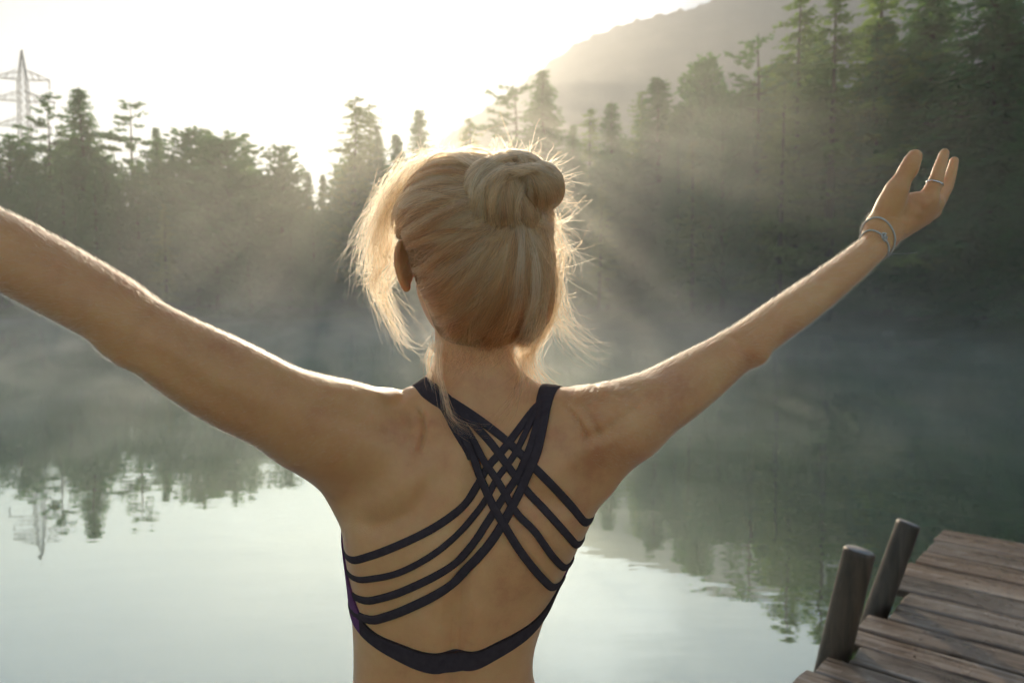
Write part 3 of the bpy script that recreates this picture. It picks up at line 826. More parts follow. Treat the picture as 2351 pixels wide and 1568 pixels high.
# legs and feet (below the picture)
for sx in (-1, 1):
    hip = (HX + sx * .082, .935, DOCK + .80); kn = (HX + sx * .078, .925, DOCK + .455); an = (HX + sx * .076, .945, DOCK + .085)
    PF.chain([hip, ((hip[0] + kn[0]) / 2, .93, DOCK + .63), kn], [.085, .069, .050], .03)
    PF.chain([kn, (HX + sx * .08, .947, DOCK + .34), (HX + sx * .077, .948, DOCK + .2), an], [.050, .052, .038, .032], .02)
    PF.ell((HX + sx * .075, .865, DOCK + .84), (.075, .07, .085), .04)
    PF.chain([(an[0], .925, DOCK + .030), (an[0] + sx * .008, 1.02, DOCK + .030), (an[0] + sx * .016, 1.09, DOCK + .02)], [.030, .034, .022], .02)
    for i in range(5):
        tx = an[0] + sx * (.042 - .0 - i * .014) * (1); PF.cone((tx * .6 + .4 * (an[0] + sx * .012), 1.075, DOCK + .014), (tx, 1.118 + (.012 if i == 4 else .006 * i), DOCK + .010), .011, .0095 if i < 4 else .012, .006)
for sx in (-1, 1): PF.ell((HX + .012 + sx * .072, 1.02, rows[0, 0] * 0 + W(1080, 1235, .93)[2]), (.056, .055, .056), .03)
# neck, shoulders
PF.chain([W(1092, 985, .945), W(1090, 900, .945), W(1089, 830, .95), W(1090, 740, .965)], [.060, .0525, .050, .052], .025)
PF.chain([W(1062, 880, .93), W(985, 950, .925), W(880, 985, .915)], [.030, .040, .045], .03)
PF.chain([W(1120, 880, .93), W(1205, 945, .93), W(1300, 985, .92)], [.030, .040, .045], .03)
# arms from their outlines: (px, py, distance, radius)
LA = [(880, 1003, .905, .054), (790, 978, .875, .054), (715, 958, .85, .0505), (640, 935, .83, .0488), (520, 876, .80, .0475), (405, 812, .775, .0408), (325, 760, .762, .0352), (240, 705, .755, .0362), (120, 638, .748, .0368), (0, 573, .742, .0365), (-110, 512, .737, .0315), (-200, 462, .733, .0258), (-265, 427, .731, .0225)]
RA = [(1300, 1000, .915, .054), (1372, 975, .905, .050), (1425, 958, .91, .0462), (1505, 926, .935, .0432), (1595, 870, .965, .0382), (1672, 817, .985, .0312), (1735, 774, .998, .0282), (1800, 728, 1.015, .0280), (1870, 678, 1.035, .0264), (1940, 624, 1.055, .0238), (1995, 578, 1.073, .0213), (2028, 548, 1.083, .0205)]
for CH in (LA, RA): PF.chain([W(*c[:3]) for c in CH], [c[3] for c in CH], .022)
PF.cone(W(815, 1100, .91), W(700, 1010, .86), .030, .030, .045)     # armpit fold, left
PF.cone(W(1375, 1065, .92), W(1440, 1000, .915), .026, .028, .045)  # armpit fold, right
PF.cone(W(285, 802, .752), W(262, 792, .75), .014, .010, .02)       # elbow points
PF.cone(W(1738, 815, .985), W(1725, 812, .98), .010, .008, .02)
# right hand, in zoomed-photo units
def Z(zx, zy, d): return W(1886 + zx * .2328, 304.2 + zy * .2328, d)
def hand(Pf):
    """Pf maps (zx, zy, d) to a point; same shape for both hands"""
    wr = Pf(575, 985, 1.083)
    mcp = [Pf(1050, 665, 1.083), Pf(1108, 705, 1.098), Pf(1085, 775, 1.118), Pf(1020, 838, 1.138)]
    for m, r0, r1 in zip(mcp, (.0195, .019, .0175, .0165), (.0145, .0142, .0132, .0118)): PF.cone(wr, m, r0, r1, .012)
    PF.cone(Pf(700, 900, 1.10), Pf(960, 780, 1.105), .024, .019, .015)
    PF.chain([Pf(600, 890, 1.078), Pf(672, 715, 1.068), Pf(742, 565, 1.06)], [.0188, .0185, .0150], .012)
    PF.chain([Pf(742, 565, 1.06), Pf(822, 425, 1.056), Pf(858, 370, 1.054)], [.0146, .0122, .0118], .006)
    PF.chain([Pf(858, 370, 1.054), Pf(893, 290, 1.052), Pf(918, 240, 1.052)], [.0116, .0118, .0102], .006)
    PF.cone(Pf(735, 690, 1.075), Pf(905, 665, 1.08), .010, .0085, .018)
    fin = [([Pf(1050, 665, 1.083), Pf(1122, 490, 1.080), Pf(1172, 330, 1.086), Pf(1212, 205, 1.095)], [.0136, .0103, .0085, .0069]),
           ([Pf(1108, 705, 1.098), Pf(1224, 550, 1.122), Pf(1280, 398, 1.134), Pf(1308, 282, 1.142)], [.0128, .0098, .0080, .0066]),
           ([Pf(1085, 775, 1.118), Pf(1190, 620, 1.150), Pf(1232, 490, 1.162), Pf(1250, 400, 1.166)], [.0126, .0100, .0084, .0068]),
           ([Pf(1020, 838, 1.138), Pf(1115, 705, 1.176), Pf(1160, 600, 1.190), Pf(1180, 520, 1.196)], [.0112, .0088, .0074, .0062])]
    for P, R in fin: PF.chain(P, R, .004)
    return wr
wrR = hand(Z)
fR = nrm(W(2028, 548, 1.083) - W(1870, 678, 1.035)); uR = nrm(np.array([0, 0, 1.0]) - fR * fR[2]); sR = np.cross(fR, uR)
wL = W(-265, 427, .731); fL = nrm(wL - W(-110, 512, .737)); uL = nrm(np.array([0, 0, 1.0]) - fL * fL[2]); sL = -np.cross(fL, uL)
w0 = W(2028, 548, 1.083)
def ZL(zx, zy, d):
    v = Z(zx, zy, d) - w0
    return wL + fL * (v @ fR) + uL * (v @ uR) + sL * (v @ sR)
hand(ZL)
# head
YAW = math.radians(13)
hf = np.array([-math.sin(YAW), math.cos(YAW), 0]); hr = np.array([math.cos(YAW), math.sin(YAW), 0]); hu = np.array([0, 0, 1.0])
HR = np.stack([hr, hf, hu], 1)
HC = W(1088, 548, .962)
def Hd(r, f, u): return HC + hr * r + hf * f + hu * u
PF.ell(HC, (.0745, .094, .096), .02, HR)
PF.ell(Hd(0, .022, -.03), (.068, .072, .075), .03, HR)
PF.chain([Hd(-.052, .0, -.068), Hd(-.030, .062, -.108), Hd(0, .082, -.118), Hd(.030, .062, -.108), Hd(.052, .0, -.068)], [.020, .018, .019, .018, .020], .02)
PF.cone(Hd(0, .045, -.085), Hd(0, .072, -.10), .034, .024, .02)
PF.chain([Hd(0, .092, .006), Hd(0, .103, -.022), Hd(0, .112, -.040)], [.007, .008, .0095], .008)
for s in (-1, 1):
    PF.ell(Hd(s * .010, .103, -.043), (.007, .008, .006), .005, HR)
    PF.blob(Hd(s * .031, .098, .0), (.016, .016, .012), -.009)
    PF.ell(Hd(s * .032, .084, .018), (.022, .011, .007), .012, HR)
    PF.ell(Hd(s * .040, .070, -.035), (.022, .020, .020), .02, HR)
PF.ell(Hd(0, .093, -.068), (.022, .009, .006), .005, HR); PF.ell(Hd(0, .092, -.080), (.019, .009, .0065), .005, HR)
for s in (-1, 1):        # ears, leaning out and back
    e0 = Hd(s * .083, -.006, -.034)
    ex = nrm(hr * s * .75 - hf * .66); ey = nrm(hf * .75 + hr * s * .66); 
    Re = np.stack([np.cross(ey, hu) * -1 if False else nrm(np.cross(hu, ex)), ex, hu], 1)
    PF.ell(e0 + ex * .008, (.0048, .0165, .030), .007, Re)
    PF.chain([e0 + ex * .004 + hu * .026, e0 + ex * .018 + hu * .024, e0 + ex * .024 + hu * .006, e0 + ex * .018 - hu * .014, e0 + ex * .007 - hu * .030], [.0036, .0040, .0040, .0040, .0055], .004)
# muscle and fold detail on the back
for c, w, a in (((898, 1085, .835), (.046, .03, .048), .011), ((1285, 1062, .835), (.042, .03, .045), .011), ((955, 1000, .85), (.03, .03, .02), .006), ((1232, 990, .85), (.028, .03, .02), .006),
                ((990, 1450, .84), (.020, .03, .09), .008), ((1092, 1445, .84), (.020, .03, .09), .008), ((880, 903, .86), (.022, .02, .010), .006), ((1402, 902, .88), (.020, .02, .009), .006),
                ((845, 1270, .86), (.03, .03, .06), .006), ((1255, 1235, .86), (.03, .03, .05), .006), ((720, 905, .82), (.04, .02, .014), .004), ((1500, 880, .90), (.03, .02, .012), .004),
                ((1050, 1010, .84), (.018, .02, .03), .004), ((1142, 1005, .84), (.018, .02, .03), .004), ((975, 1180, .835), (.03, .02, .03), -.004), ((1200, 1160, .835), (.028, .02, .03), -.004),
                ((760, 1060, .86), (.025, .03, .03), .005), ((1430, 1010, .89), (.022, .03, .022), .004)):
    PF.blob(W(*c), w, a)
box = ((-.45, .7, W(1090, 1568, .9)[2] - .02), (.4, .95, W(1090, 860, .9)[2]))
PF.furrow([(1098, 945), (1098, 1020), (1088, 1120), (1070, 1230), (1055, 1340), (1045, 1460), (1040, 1590)], 24, .0095, *box, .93)
PF.furrow([(1012, 1040), (992, 1110), (945, 1175), (870, 1210), (810, 1190)], 26, .0062, *box, .93)
PF.furrow([(1172, 1030), (1200, 1100), (1250, 1150), (1330, 1165)], 26, .0058, *box, .93)
PF.furrow([(962, 930), (974, 958), (976, 985), (966, 1022), (950, 1050)], 5, .0060, *box, .97)
PF.furrow([(936, 935), (946, 970), (942, 1008)], 7, .0022, *box, .97)
PF.furrow([(1290, 930), (1320, 955), (1338, 985), (1352, 1022)], 5, .0058, *box, .97)
PF.furrow([(1312, 918), (1346, 944), (1366, 975), (1382, 1015)], 6, .0035, *box, .97)
PF.furrow([(905, 885), (928, 903), (912, 928), (880, 935)], 11, .0035, *box, .97)
PF.furrow([(1360, 885), (1374, 902), (1366, 922)], 9, .0035, *box, .97)
lb = (np.array([-.62, .64, W(500, 1130, .8)[2]]), np.array([-.03, .93, W(300, 640, .76)[2]])); rb = (np.array([.06, .74, W(1400, 1110, .9)[2]]), np.array([.36, 1.02, W(1750, 740, 1.0)[2]]))
PF.furrow([(935, 1010), (860, 992), (770, 950), (690, 895)], 20, .0042, *lb, .90)      # back edge of the deltoids, elbows
PF.furrow([(640, 985), (520, 925), (400, 850), (320, 790)], 22, .0028, *lb, .84)
PF.furrow([(352, 700), (338, 745), (300, 790), (276, 828)], 16, .0018, *lb, .80)
PF.furrow([(1308, 1020), (1390, 992), (1460, 940), (1505, 885)], 17, .0042, *rb, .96)
PF.furrow([(1520, 980), (1600, 905), (1690, 830)], 16, .0026, *rb, 1.0)
PF.furrow([(1672, 768), (1700, 795), (1722, 832)], 7, .0026, *rb, 1.02)
hb = (W(1990, 640, 1.0), W(2230, 330, 1.24)); hb = (np.minimum(*hb), np.maximum(*hb))      # creases of the raised hand
zf_ = lambda *pp: [(1886 + a * .2328, 304.2 + b * .2328) for a, b in pp]
for pp, wd_, am in ((((800, 385), (870, 378), (945, 398)), 2.2, .0016), (((790, 352), (860, 345), (950, 352)), 2.0, .0013), (((985, 600), (1075, 560), (1180, 590)), 3.0, .0012), (((1050, 420), (1120, 405), (1200, 425)), 2.0, .0010),
                    (((1135, 282), (1190, 272), (1250, 290)), 2.0, .0012), (((850, 640), (930, 700), (1040, 800)), 5, .0016), (((760, 800), (900, 840), (1010, 880)), 6, .0012), (((470, 850), (560, 870), (640, 920)), 3, .0012)):
    PF.furrow(zf_(*pp), wd_, am, *hb, 1.3)

bv, bf = PF.mesh()
m_skin, t, out = material('skin'); q = NT(t)
co = q.n('ShaderNodeTexCoord').outputs['Object']
mott = q.noise(co, 16, 7, .72); fine = q.noise(co, 900, 2, .5); pore = q.n('ShaderNodeTexVoronoi', {'Vector': co, 'Scale': 620}).outputs['Distance']
big_ = q.noise(co, 5.5, 3, .6)
col = q.ramp(q.math('ADD', q.math('MULTIPLY', mott, .55), q.math('MULTIPLY', big_, .45)), [(.36, C(.60, .285, .13)), (.46, C(.70, .38, .175)), (.54, C(.74, .425, .195)), (.64, C(.78, .48, .235))])
fre = q.n('ShaderNodeTexVoronoi', {'Vector': co, 'Scale': 20.0}).outputs['Distance']
mole = q.ramp(fre, [(.022, C(.25, .14, .1)), (.034, C(1, 1, 1))])
col = q.n('ShaderNodeMix', {'Factor': .55, 'A': col, 'B': mole}, data_type='RGBA', blend_type='MULTIPLY').outputs['Result']
bp = q.n('ShaderNodeBump', {'Strength': .35, 'Distance': .0006, 'Height': q.math('ADD', q.math('ADD', fine, pore), q.math('MULTIPLY', q.noise(co, 160, 3, .6), 1.5))})
p = q.n('ShaderNodeBsdfPrincipled', {'Base Color': col, 'Roughness': q.ramp(mott, [(.3, C(.38, .38, .38)), (.7, C(.52, .52, .52))]), 'Normal': bp.outputs[0], 'Specular IOR Level': .5,
        'Subsurface Weight': .55, 'Subsurface Radius': (1.0, .35, .2), 'Subsurface Scale': .007, 'Sheen Weight': .25, 'Sheen Roughness': .4})
q.link(p.outputs[0], out.inputs[0])
person = empty('person', (HX, .94, DOCK)); ORG = np.array([HX, .94, DOCK])
tag(person, 'blonde person in a dark strappy sports top seen from behind, arms spread wide', 'person')
def pobj(name, V, F, mat, parent=None, smooth=True):
    return obj(name, mesh_np(name, np.asarray(V) - ORG, F, mat, smooth), parent or person)
pobj('body', bv, bf, m_skin)
BVH = BVHTree.FromPolygons([tuple(v) for v in bv], [tuple(map(int, f)) for f in bf])
# leggings and eyes
m_leg = mat_simple('black_leggings', [C(.012, .012, .014), C(.02, .02, .022)], rough=.8, bump=.2, bscale=600)
zc = int((DOCK + .93 - PF.lo[2]) / PF.vox); zb = int((DOCK + .10 - PF.lo[2]) / PF.vox)
DL = (PF.D[:, :, :zc + 4] - .0035).copy(); zi = PF.lo[2] + PF.vox * np.arange(zc + 4)
DL = np.maximum(DL, np.maximum(zi - (DOCK + .93), (DOCK + .10) - zi)[None, None, :].astype(np.float32))
lv_, lf_ = PF.mesh(DL); pobj('leggings', lv_, lf_, m_leg)
m_strap_eye = mat_simple('iris', [C(.06, .08, .1), C(.1, .13, .15)], rough=.1)
m_eye = mat_simple('eye', [C(.7, .68, .65), C(.75, .73, .7)], rough=.1)
for s in (-1, 1):
    b = MB(); c = Hd(s * .031, .080, .0) - ORG
    for i in range(1): pass
    th = np.linspace(0, math.pi, 9); b.tube([c + hf * .0108 * -math.cos(a) for a in th], [max(.0004, .0108 * math.sin(a)) for a in th], 12); ey_ = b.build('eye', m_eye, person, True)
    b = MB(); b.tube([c + hf * .0085, c + hf * .0106, c + hf * .0111], [.0056, .0048, .002], 14); b.build('iris', m_strap_eye, ey_, True)

# ------------------------------------------------------------------ sports top
m_strap = mat_simple('charcoal_knit', [C(.042, .033, .040), C(.062, .05, .058)], scale=120, rough=.85, bump=.35, bscale=900, spec=.2, bdist=.0006)
m_purple = mat_simple('purple_knit', [C(.13, .05, .15), C(.17, .07, .19)], scale=120, rough=.85, bump=.35, bscale=900, spec=.2, bdist=.0006)
def cast(px, py):
    d = nrm(ray(px, py)); hit = BVH.ray_cast(Vector(CAM), Vector(d), 3)
    return (np.array(hit[0]), np.array(hit[1])) if hit[0] is not None else None
AX = lambda z: np.array([np.interp(z, rows[:, 0], rows[:, 1]), .935, z])
def round_cast(th, z):             # th: 0 = straight back, + towards the right side
    c = AX(z); d = np.array([math.sin(th), -math.cos(th), 0])
    o = c + d * .3
    hit = BVH.ray_cast(Vector(o), Vector(-d), .3)
    # the arms may be in the way: keep hits near the torso
    if hit[0] is None or np.linalg.norm(np.array(hit[0]) - c) > .205:
        a = np.interp(z, rows[:, 0], rows[:, 3]); b = np.interp(z, rows[:, 0], rows[:, 4])
        r = 1 / math.sqrt((d[0] / a) ** 2 + (d[1] / b) ** 2); return c + d * r, d
    return np.array(hit[0]), np.array(hit[1])
def zrow(py): return W(1080, py, .84)[2]
bra = empty('sports_top', (0, 0, .9)); bra.parent = person
BO = ORG + np.array([0, 0, .9])
def bobj(name, V, F, mat): return obj(name, mesh_np(name, np.asarray(V) - BO, F, mat), bra)
# band and front, wrapped round the trunk: lower and upper hem by angle (degrees, - = left in the picture)
HEM = [(-180, 1500, 1120), (-140, 1490, 1130), (-112, 1470, 1190), (-98, 1455, 1235), (-86, 1440, 1250), (-77, 1450, 1290), (-63, 1470, 1381), (-54, 1482, 1446), (-42, 1500, 1466), (-20, 1528, 1484), (0, 1539, 1491),
       (20, 1533, 1487), (40, 1512, 1470), (56, 1488, 1448), (68, 1462, 1420), (78, 1440, 1370), (88, 1425, 1290), (100, 1440, 1230), (112, 1470, 1190), (140, 1490, 1130), (180, 1500, 1120)]
hm = np.array(HEM, float)
def smooth_interp(x):
    u = np.linspace(-6, 6, 9); w = np.exp(-(u / 4) ** 2); w /= w.sum()
    return [sum(wi * np.interp(x + ui, hm[:, 0], hm[:, k]) for wi, ui in zip(w, u)) for k in (1, 2)]
def wrap(th0, th1, n, m, off, name, mat):
    V, Vi = [], []
    for i in range(n + 1):
        th = th0 + (th1 - th0) * i / n
        lo, hi = smooth_interp(th)
        for j in range(m + 1):
            z = zrow(lo + (hi - lo) * j / m)
            P, nn = round_cast(math.radians(th), z)
            V.append(P); Vi.append(nn)
    G_ = np.array(V).reshape(n + 1, m + 1, 3); Q_ = np.array(Vi).reshape(n + 1, m + 1, 3); G0 = G_.copy()
    for _ in range(110): G_[1:-1] = (G_[:-2] + 2 * G_[1:-1] + G_[2:]) / 4; Q_[1:-1] = (Q_[:-2] + 2 * Q_[1:-1] + Q_[2:]) / 4
    Q_ /= np.linalg.norm(Q_, axis=2)[..., None]
    out_ = np.maximum(((G_ - G0) * Q_).sum(2), 0)[..., None] * Q_ + G0 * 1.0      # cloth bridges the hollows
    G_ = np.where(((G_ - G0) * Q_).sum(2)[..., None] > 0, out_, G0)
    e_ = np.zeros((n + 1, m + 1, 1)); e_[:, 0] = e_[:, m] = -.0006
    V = list((G_ + Q_ * (off + e_)).reshape(-1, 3)); Vi = list((G0 - Q_ * .001).reshape(-1, 3))
    I = np.arange((n + 1) * (m + 1)).reshape(n + 1, m + 1); K = I + len(V)
    F = [list(f) for f in gridF(I)] + [list(f)[::-1] for f in gridF(K)]
    for i in range(n):
        F.append([I[i, 0], K[i, 0], K[i + 1, 0], I[i + 1, 0]]); F.append([I[i, m], I[i + 1, m], K[i + 1, m], K[i, m]])
    for j in range(m):
        F.append([I[0, j], I[0, j + 1], K[0, j + 1], K[0, j]]); F.append([I[n, j], K[n, j], K[n, j + 1], I[n, j + 1]])
    return bobj(name, np.array(V + Vi), np.array(F), mat)
wrap(-56, 78, 90, 8, .0030, 'back_band', m_strap)
hm = np.vstack([hm, np.column_stack([hm[1:, 0] + 360, hm[1:, 1:]])])
wrap(77.5, 304.5, 150, 24, .0027, 'front_panel', m_purple)
def ribbon(name, P3, N3, wd, off, th, mat):
    P3 = np.array(P3); N3 = np.array(N3)
    for _ in range(3):      # ease the path and the normals
        P3[1:-1] = .25 * P3[:-2] + .5 * P3[1:-1] + .25 * P3[2:]; N3[1:-1] = .25 * N3[:-2] + .5 * N3[1:-1] + .25 * N3[2:]
    N3 /= np.linalg.norm(N3, axis=1)[:, None]
    T = np.gradient(P3, axis=0); T /= np.linalg.norm(T, axis=1)[:, None]
    S = np.cross(N3, T); S /= np.linalg.norm(S, axis=1)[:, None]
    prof = [(-1, -.6), (-.96, .35), (-.75, .8), (-.35, 1), (.35, 1), (.75, .8), (.96, .35), (1, -.6)]
    V = []; wd = np.ones(len(P3)) * wd
    for p_, n_, s_, w_ in zip(P3, N3, S, wd):
        for a, h_ in prof: V.append(p_ + s_ * a * w_ / 2 + n_ * (off + th * h_))
    k = 8; F = [(i * k + j, i * k + (j + 1) % k, (i + 1) * k + (j + 1) % k, (i + 1) * k + j) for i in range(len(P3) - 1) for j in range(k)]
    return bobj(name, np.array(V), np.array(F)[:, ::-1], mat)
def B2(zx, zy): return 730 + zx * .4567, 851.8 + zy * .4567
def strap(name, zpts, wd, off, wrap_to=None, mat=None, th=.0016):
    zpts = [(a + (srng.normal(0, 3.5) if 0 < i_ < len(zpts) - 1 else 0), b + (srng.normal(0, 3.5) if 0 < i_ < len(zpts) - 1 else 0)) for i_, (a, b) in enumerate(zpts)]
    px = catmull([B2(*p_) for p_ in zpts], 10)
    P, Nn = [], []
    for a in px:
        c = cast(*a)
        if c is None or c[0][1] > 1.0: continue
        if P and np.linalg.norm(c[0] - P[-1]) > .05: continue
        P.append(c[0]); Nn.append(c[1])
    return P, Nn, wd, off, name, mat or m_strap, th
def finish(st, side, dz):
    P, Nn, wd, off, name, mat, th = st
    if side:      # carry the free end (index 0) round the flank to the front panel
        c0 = P[0]; ax0 = AX(c0[2]); t0 = math.atan2(c0[0] - ax0[0], -(c0[1] - ax0[1]))
        ext = []
        for k in range(1, 9):
            th_ = t0 + side * math.radians(5.5) * k; z = c0[2] - dz * k / 8
            ext.append(round_cast(th_, z))
        P = [e[0] for e in ext[::-1]] + P; Nn = [e[1] for e in ext[::-1]] + Nn
    return ribbon(name, P, Nn, wd, off, th, mat)
srng = np.random.default_rng(11)
Lst = [[(172, 957), (350, 893), (560, 800), (720, 690), (800, 575), (850, 490), (930, 390), (1010, 290), (1080, 200), (1128, 152)],
       [(205, 1052), (400, 1015), (600, 905), (760, 765), (840, 655), (905, 545), (985, 430), (1050, 310), (1095, 205), (1132, 154)],
       [(245, 1157), (420, 1107), (620, 1010), (760, 890), (850, 765), (925, 640), (1010, 510), (1075, 370), (1117, 240), (1138, 156)],
       [(275, 1252), (430, 1202), (600, 1110), (740, 1000), (850, 880), (930, 755), (1020, 600), (1090, 440), (1130, 300), (1155, 165)]]
Rst = [[(1345, 770), (1270, 680), (1190, 590), (1100, 500), (1000, 400), (900, 310), (780, 220), (668, 150)],
       [(1300, 880), (1240, 800), (1130, 690), (1050, 595), (960, 480), (860, 360), (755, 248), (657, 158)],
       [(1236, 992), (1170, 915), (1080, 808), (1000, 710), (915, 580), (835, 440), (735, 285), (646, 165)],
       [(1175, 1090), (1100, 1005), (1010, 895), (940, 785), (880, 670), (820, 530), (750, 390), (690, 265), (637, 172)]]
for i, z_ in enumerate(Lst): finish(strap('strap', z_, (.0094, .0076, .0090, .0106)[i], .0008 + .0007 * i), -1, .004)
for i, z_ in enumerate(Rst): finish(strap('strap', z_, (.0100, .0092, .0086, .0096)[i], .0012 + .0007 * i), 1, .006)
# shoulder straps over the top of the shoulders, down to the front
def over(px0, side, step):
    """wide strap from the shoulder blade over the shoulder to the front panel"""
    P, Nn = [], []
    for (a, b_) in px0:
        c = cast(*B2(a, b_))
        if c is not None and c[0][1] < 1.0: P.append(c[0]); Nn.append(c[1])
    last = P[-1]; zl = last[2]
    for k in range(1, 14):
        x = last[0] + side * step[0] * k; y = last[1] + step[1] * k
        hit = BVH.ray_cast(Vector((x, y, zl + .03)), Vector((0, 0, -1)), .5)
        if hit[0] is not None and hit[0][2] < zl + .012 and zl - hit[0][2] < .09: P.append(np.array(hit[0])); Nn.append(np.array(hit[1])); zl = hit[0][2]
    d = np.insert(np.cumsum(np.linalg.norm(np.diff(P, axis=0), axis=1)), 0, 0); s = np.linspace(0, d[-1], 60)
    P = np.array([np.interp(s, d, np.array(P)[:, k]) for k in range(3)]).T; Nn = np.array([np.interp(s, d, np.array(Nn)[:, k]) for k in range(3)]).T
    P2, N2 = [], []
    for p_, n_ in zip(P, Nn):
        loc = BVH.find_nearest(Vector(p_)); P2.append(np.array(loc[0])); N2.append(np.array(loc[1]))
    return ribbon('shoulder_strap', P2, N2, np.interp(np.arange(60), [0, 16, 30, 59], [.010, .020, .027, .030]), .001, .0018, m_strap)
over([(770, 440), (730, 350), (700, 285), (680, 235), (662, 190), (648, 160)], -1, (.0062, .009))
over([(1080, 440), (1105, 330), (1120, 250), (1130, 190), (1135, 165), (1138, 150)], 1, (.003, .010))

# ------------------------------------------------------------------ ring and bracelet
m_silver = mat_simple('silver', [C(.75, .76, .78), C(.8, .81, .83)], rough=.18, bump=.02, metal=1.0)
m_cord = mat_simple('white_cord', [C(.62, .66, .66), C(.75, .78, .78)], rough=.8, bump=.5, bscale=700, scale=200)
def loop_on_body(c, axis, r0, off, n=48, tilt=0, sq=None):
    axis = nrm(axis); u = nrm(np.cross(axis, [0, 0, 1])); v = np.cross(axis, u); P = []
    for k in range(n + 1):
        a = 2 * math.pi * k / n; d = u * math.cos(a) + v * math.sin(a)
        o = c + d * r0 + axis * tilt * math.cos(a + .6)
        hit = BVH.ray_cast(Vector(o), Vector(-d), r0)
        P.append((np.array(hit[0]) if hit[0] is not None else c + d * r0 * .45) + d * off)
    return np.array(P)
def bld(b, name, mat, parent=None):
    b.v = [tuple(np.array(v) - ORG) for v in b.v]; return b.build(name, mat, parent or person, True)
fa = nrm(Z(1172, 330, 1.086) - Z(1050, 665, 1.083))
b = MB(); P = loop_on_body(Z(1112, 505, 1.080), fa, .02, .0006, 32); P[1:-1] = (P[:-2] + P[1:-1] * 2 + P[2:]) / 4
b.tube(P, .0014, 8); bld(b, 'ring', m_silver)
brc = empty('bracelet', (0, 0, 0)); brc.parent = person
def bbl(b, name): b.v = [tuple(np.array(v) - ORG) for v in b.v]; return b.build(name, m_cord, brc, True)
wa = nrm(W(2028, 548, 1.083) - W(1940, 624, 1.055))
for tpar, tilt in ((.30, .006), (.62, .010)):
    c = W(1995, 578, 1.073) * (1 - tpar) + W(2028, 548, 1.083) * tpar
    P = loop_on_body(c, wa, .05, .0012, 48, tilt); P[1:-1] = (P[:-2] + 2 * P[1:-1] + P[2:]) / 4
    b = MB(); b.tube(P, .0013, 7, cap=False); bbl(b, 'cord')
kc = cast(*[1886 + 612 * .2328, 304.2 + 1035 * .2328])
if kc is not None:
    K0 = kc[0] + kc[1] * .003
    b = MB()
    for k in range(3):
        r_ = np.random.default_rng(k); th = np.linspace(0, 5.6, 16)
        u = nrm(r_.normal(size=3)); v = nrm(np.cross(u, r_.normal(size=3)))
        b.tube(K0 + np.outer(np.cos(th), u) * .0036 + np.outer(np.sin(th), v) * .0036 + np.outer(np.linspace(-.003, .003, 16), UPV), .0013, 6)
    bbl(b, 'knot')
    b = MB()
    T0 = Z(665, 1205, 1.07)
    b.tube(catmull([K0, Z(640, 1090, 1.062), Z(655, 1150, 1.066), T0], 6), .0012, 6)
    b.tube(catmull([K0, Z(625, 1110, 1.060), Z(632, 1170, 1.066), Z(560, 1270, 1.075), Z(520, 1295, 1.08)], 6), .0010, 6)
    b.tube(catmull([T0, Z(760, 1195, 1.07), Z(860, 1193, 1.07), Z(950, 1182, 1.07)], 6), .00035, 4)
    for k in range(14):
        d = nrm(np.random.default_rng(k + 50).normal(size=3) + np.array([.6, 0, -.4])); b.tube([T0, T0 + d * .003, T0 + d * .0055 + np.array([0, 0, -.0008])], [.0006, .0005, .0003], 4)
    bbl(b, 'loose_end')
# ------------------------------------------------------------------ hair
def hair_mat(name, cols, rough=.36, rr=.5, roots=False):
    m, t, out = material(name); q = NT(t)
    at = q.n('ShaderNodeAttribute', attribute_name='lock')
    hi_ = q.n('ShaderNodeHairInfo')
    f = q.math('ADD', q.math('MULTIPLY', at.outputs['Fac'], .65), q.math('MULTIPLY', hi_.outputs['Random'], .35))
    col = q.ramp(f, cols)
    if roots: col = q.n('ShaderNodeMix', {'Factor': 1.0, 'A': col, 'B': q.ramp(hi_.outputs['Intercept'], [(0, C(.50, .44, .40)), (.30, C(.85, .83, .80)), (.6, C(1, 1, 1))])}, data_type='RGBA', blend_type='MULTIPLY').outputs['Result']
    h = q.n('ShaderNodeBsdfHairPrincipled', {'Color': col, 'Roughness': rough, 'Radial Roughness': rr, 'IOR': 1.55}, parametrization='COLOR')
    q.link(h.outputs[0], out.inputs[0]); return m
BLOND = [(.05, C(.24, .075, .026)), (.28, C(.50, .19, .072)), (.5, C(.74, .325, .145)), (.75, C(.88, .49, .25)), (1, C(.95, .70, .46))]
m_hair = hair_mat('blond_hair', BLOND)
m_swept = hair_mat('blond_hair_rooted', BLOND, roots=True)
m_fuzz = hair_mat('fine_body_hair', [(0, C(.65, .5, .35)), (1, C(.8, .68, .5))])
m_cap, t, out = material('hair_underlayer'); q = NT(t)
co = q.n('ShaderNodeTexCoord').outputs['Object']
nn = q.noise(q.mapping(co, (60, 60, 14)), 1.0, 5, .7, .4)
p = q.n('ShaderNodeBsdfPrincipled', {'Base Color': q.ramp(nn, [(.3, C(.22, .11, .045)), (.7, C(.42, .24, .11))]), 'Roughness': .6, 'Specular IOR Level': .2,
     'Normal': q.n('ShaderNodeBump', {'Strength': .8, 'Distance': .003, 'Height': nn}).outputs[0]})
q.link(p.outputs[0], out.inputs[0])
hair = empty('hair', (0, 0, 0)); hair.parent = person
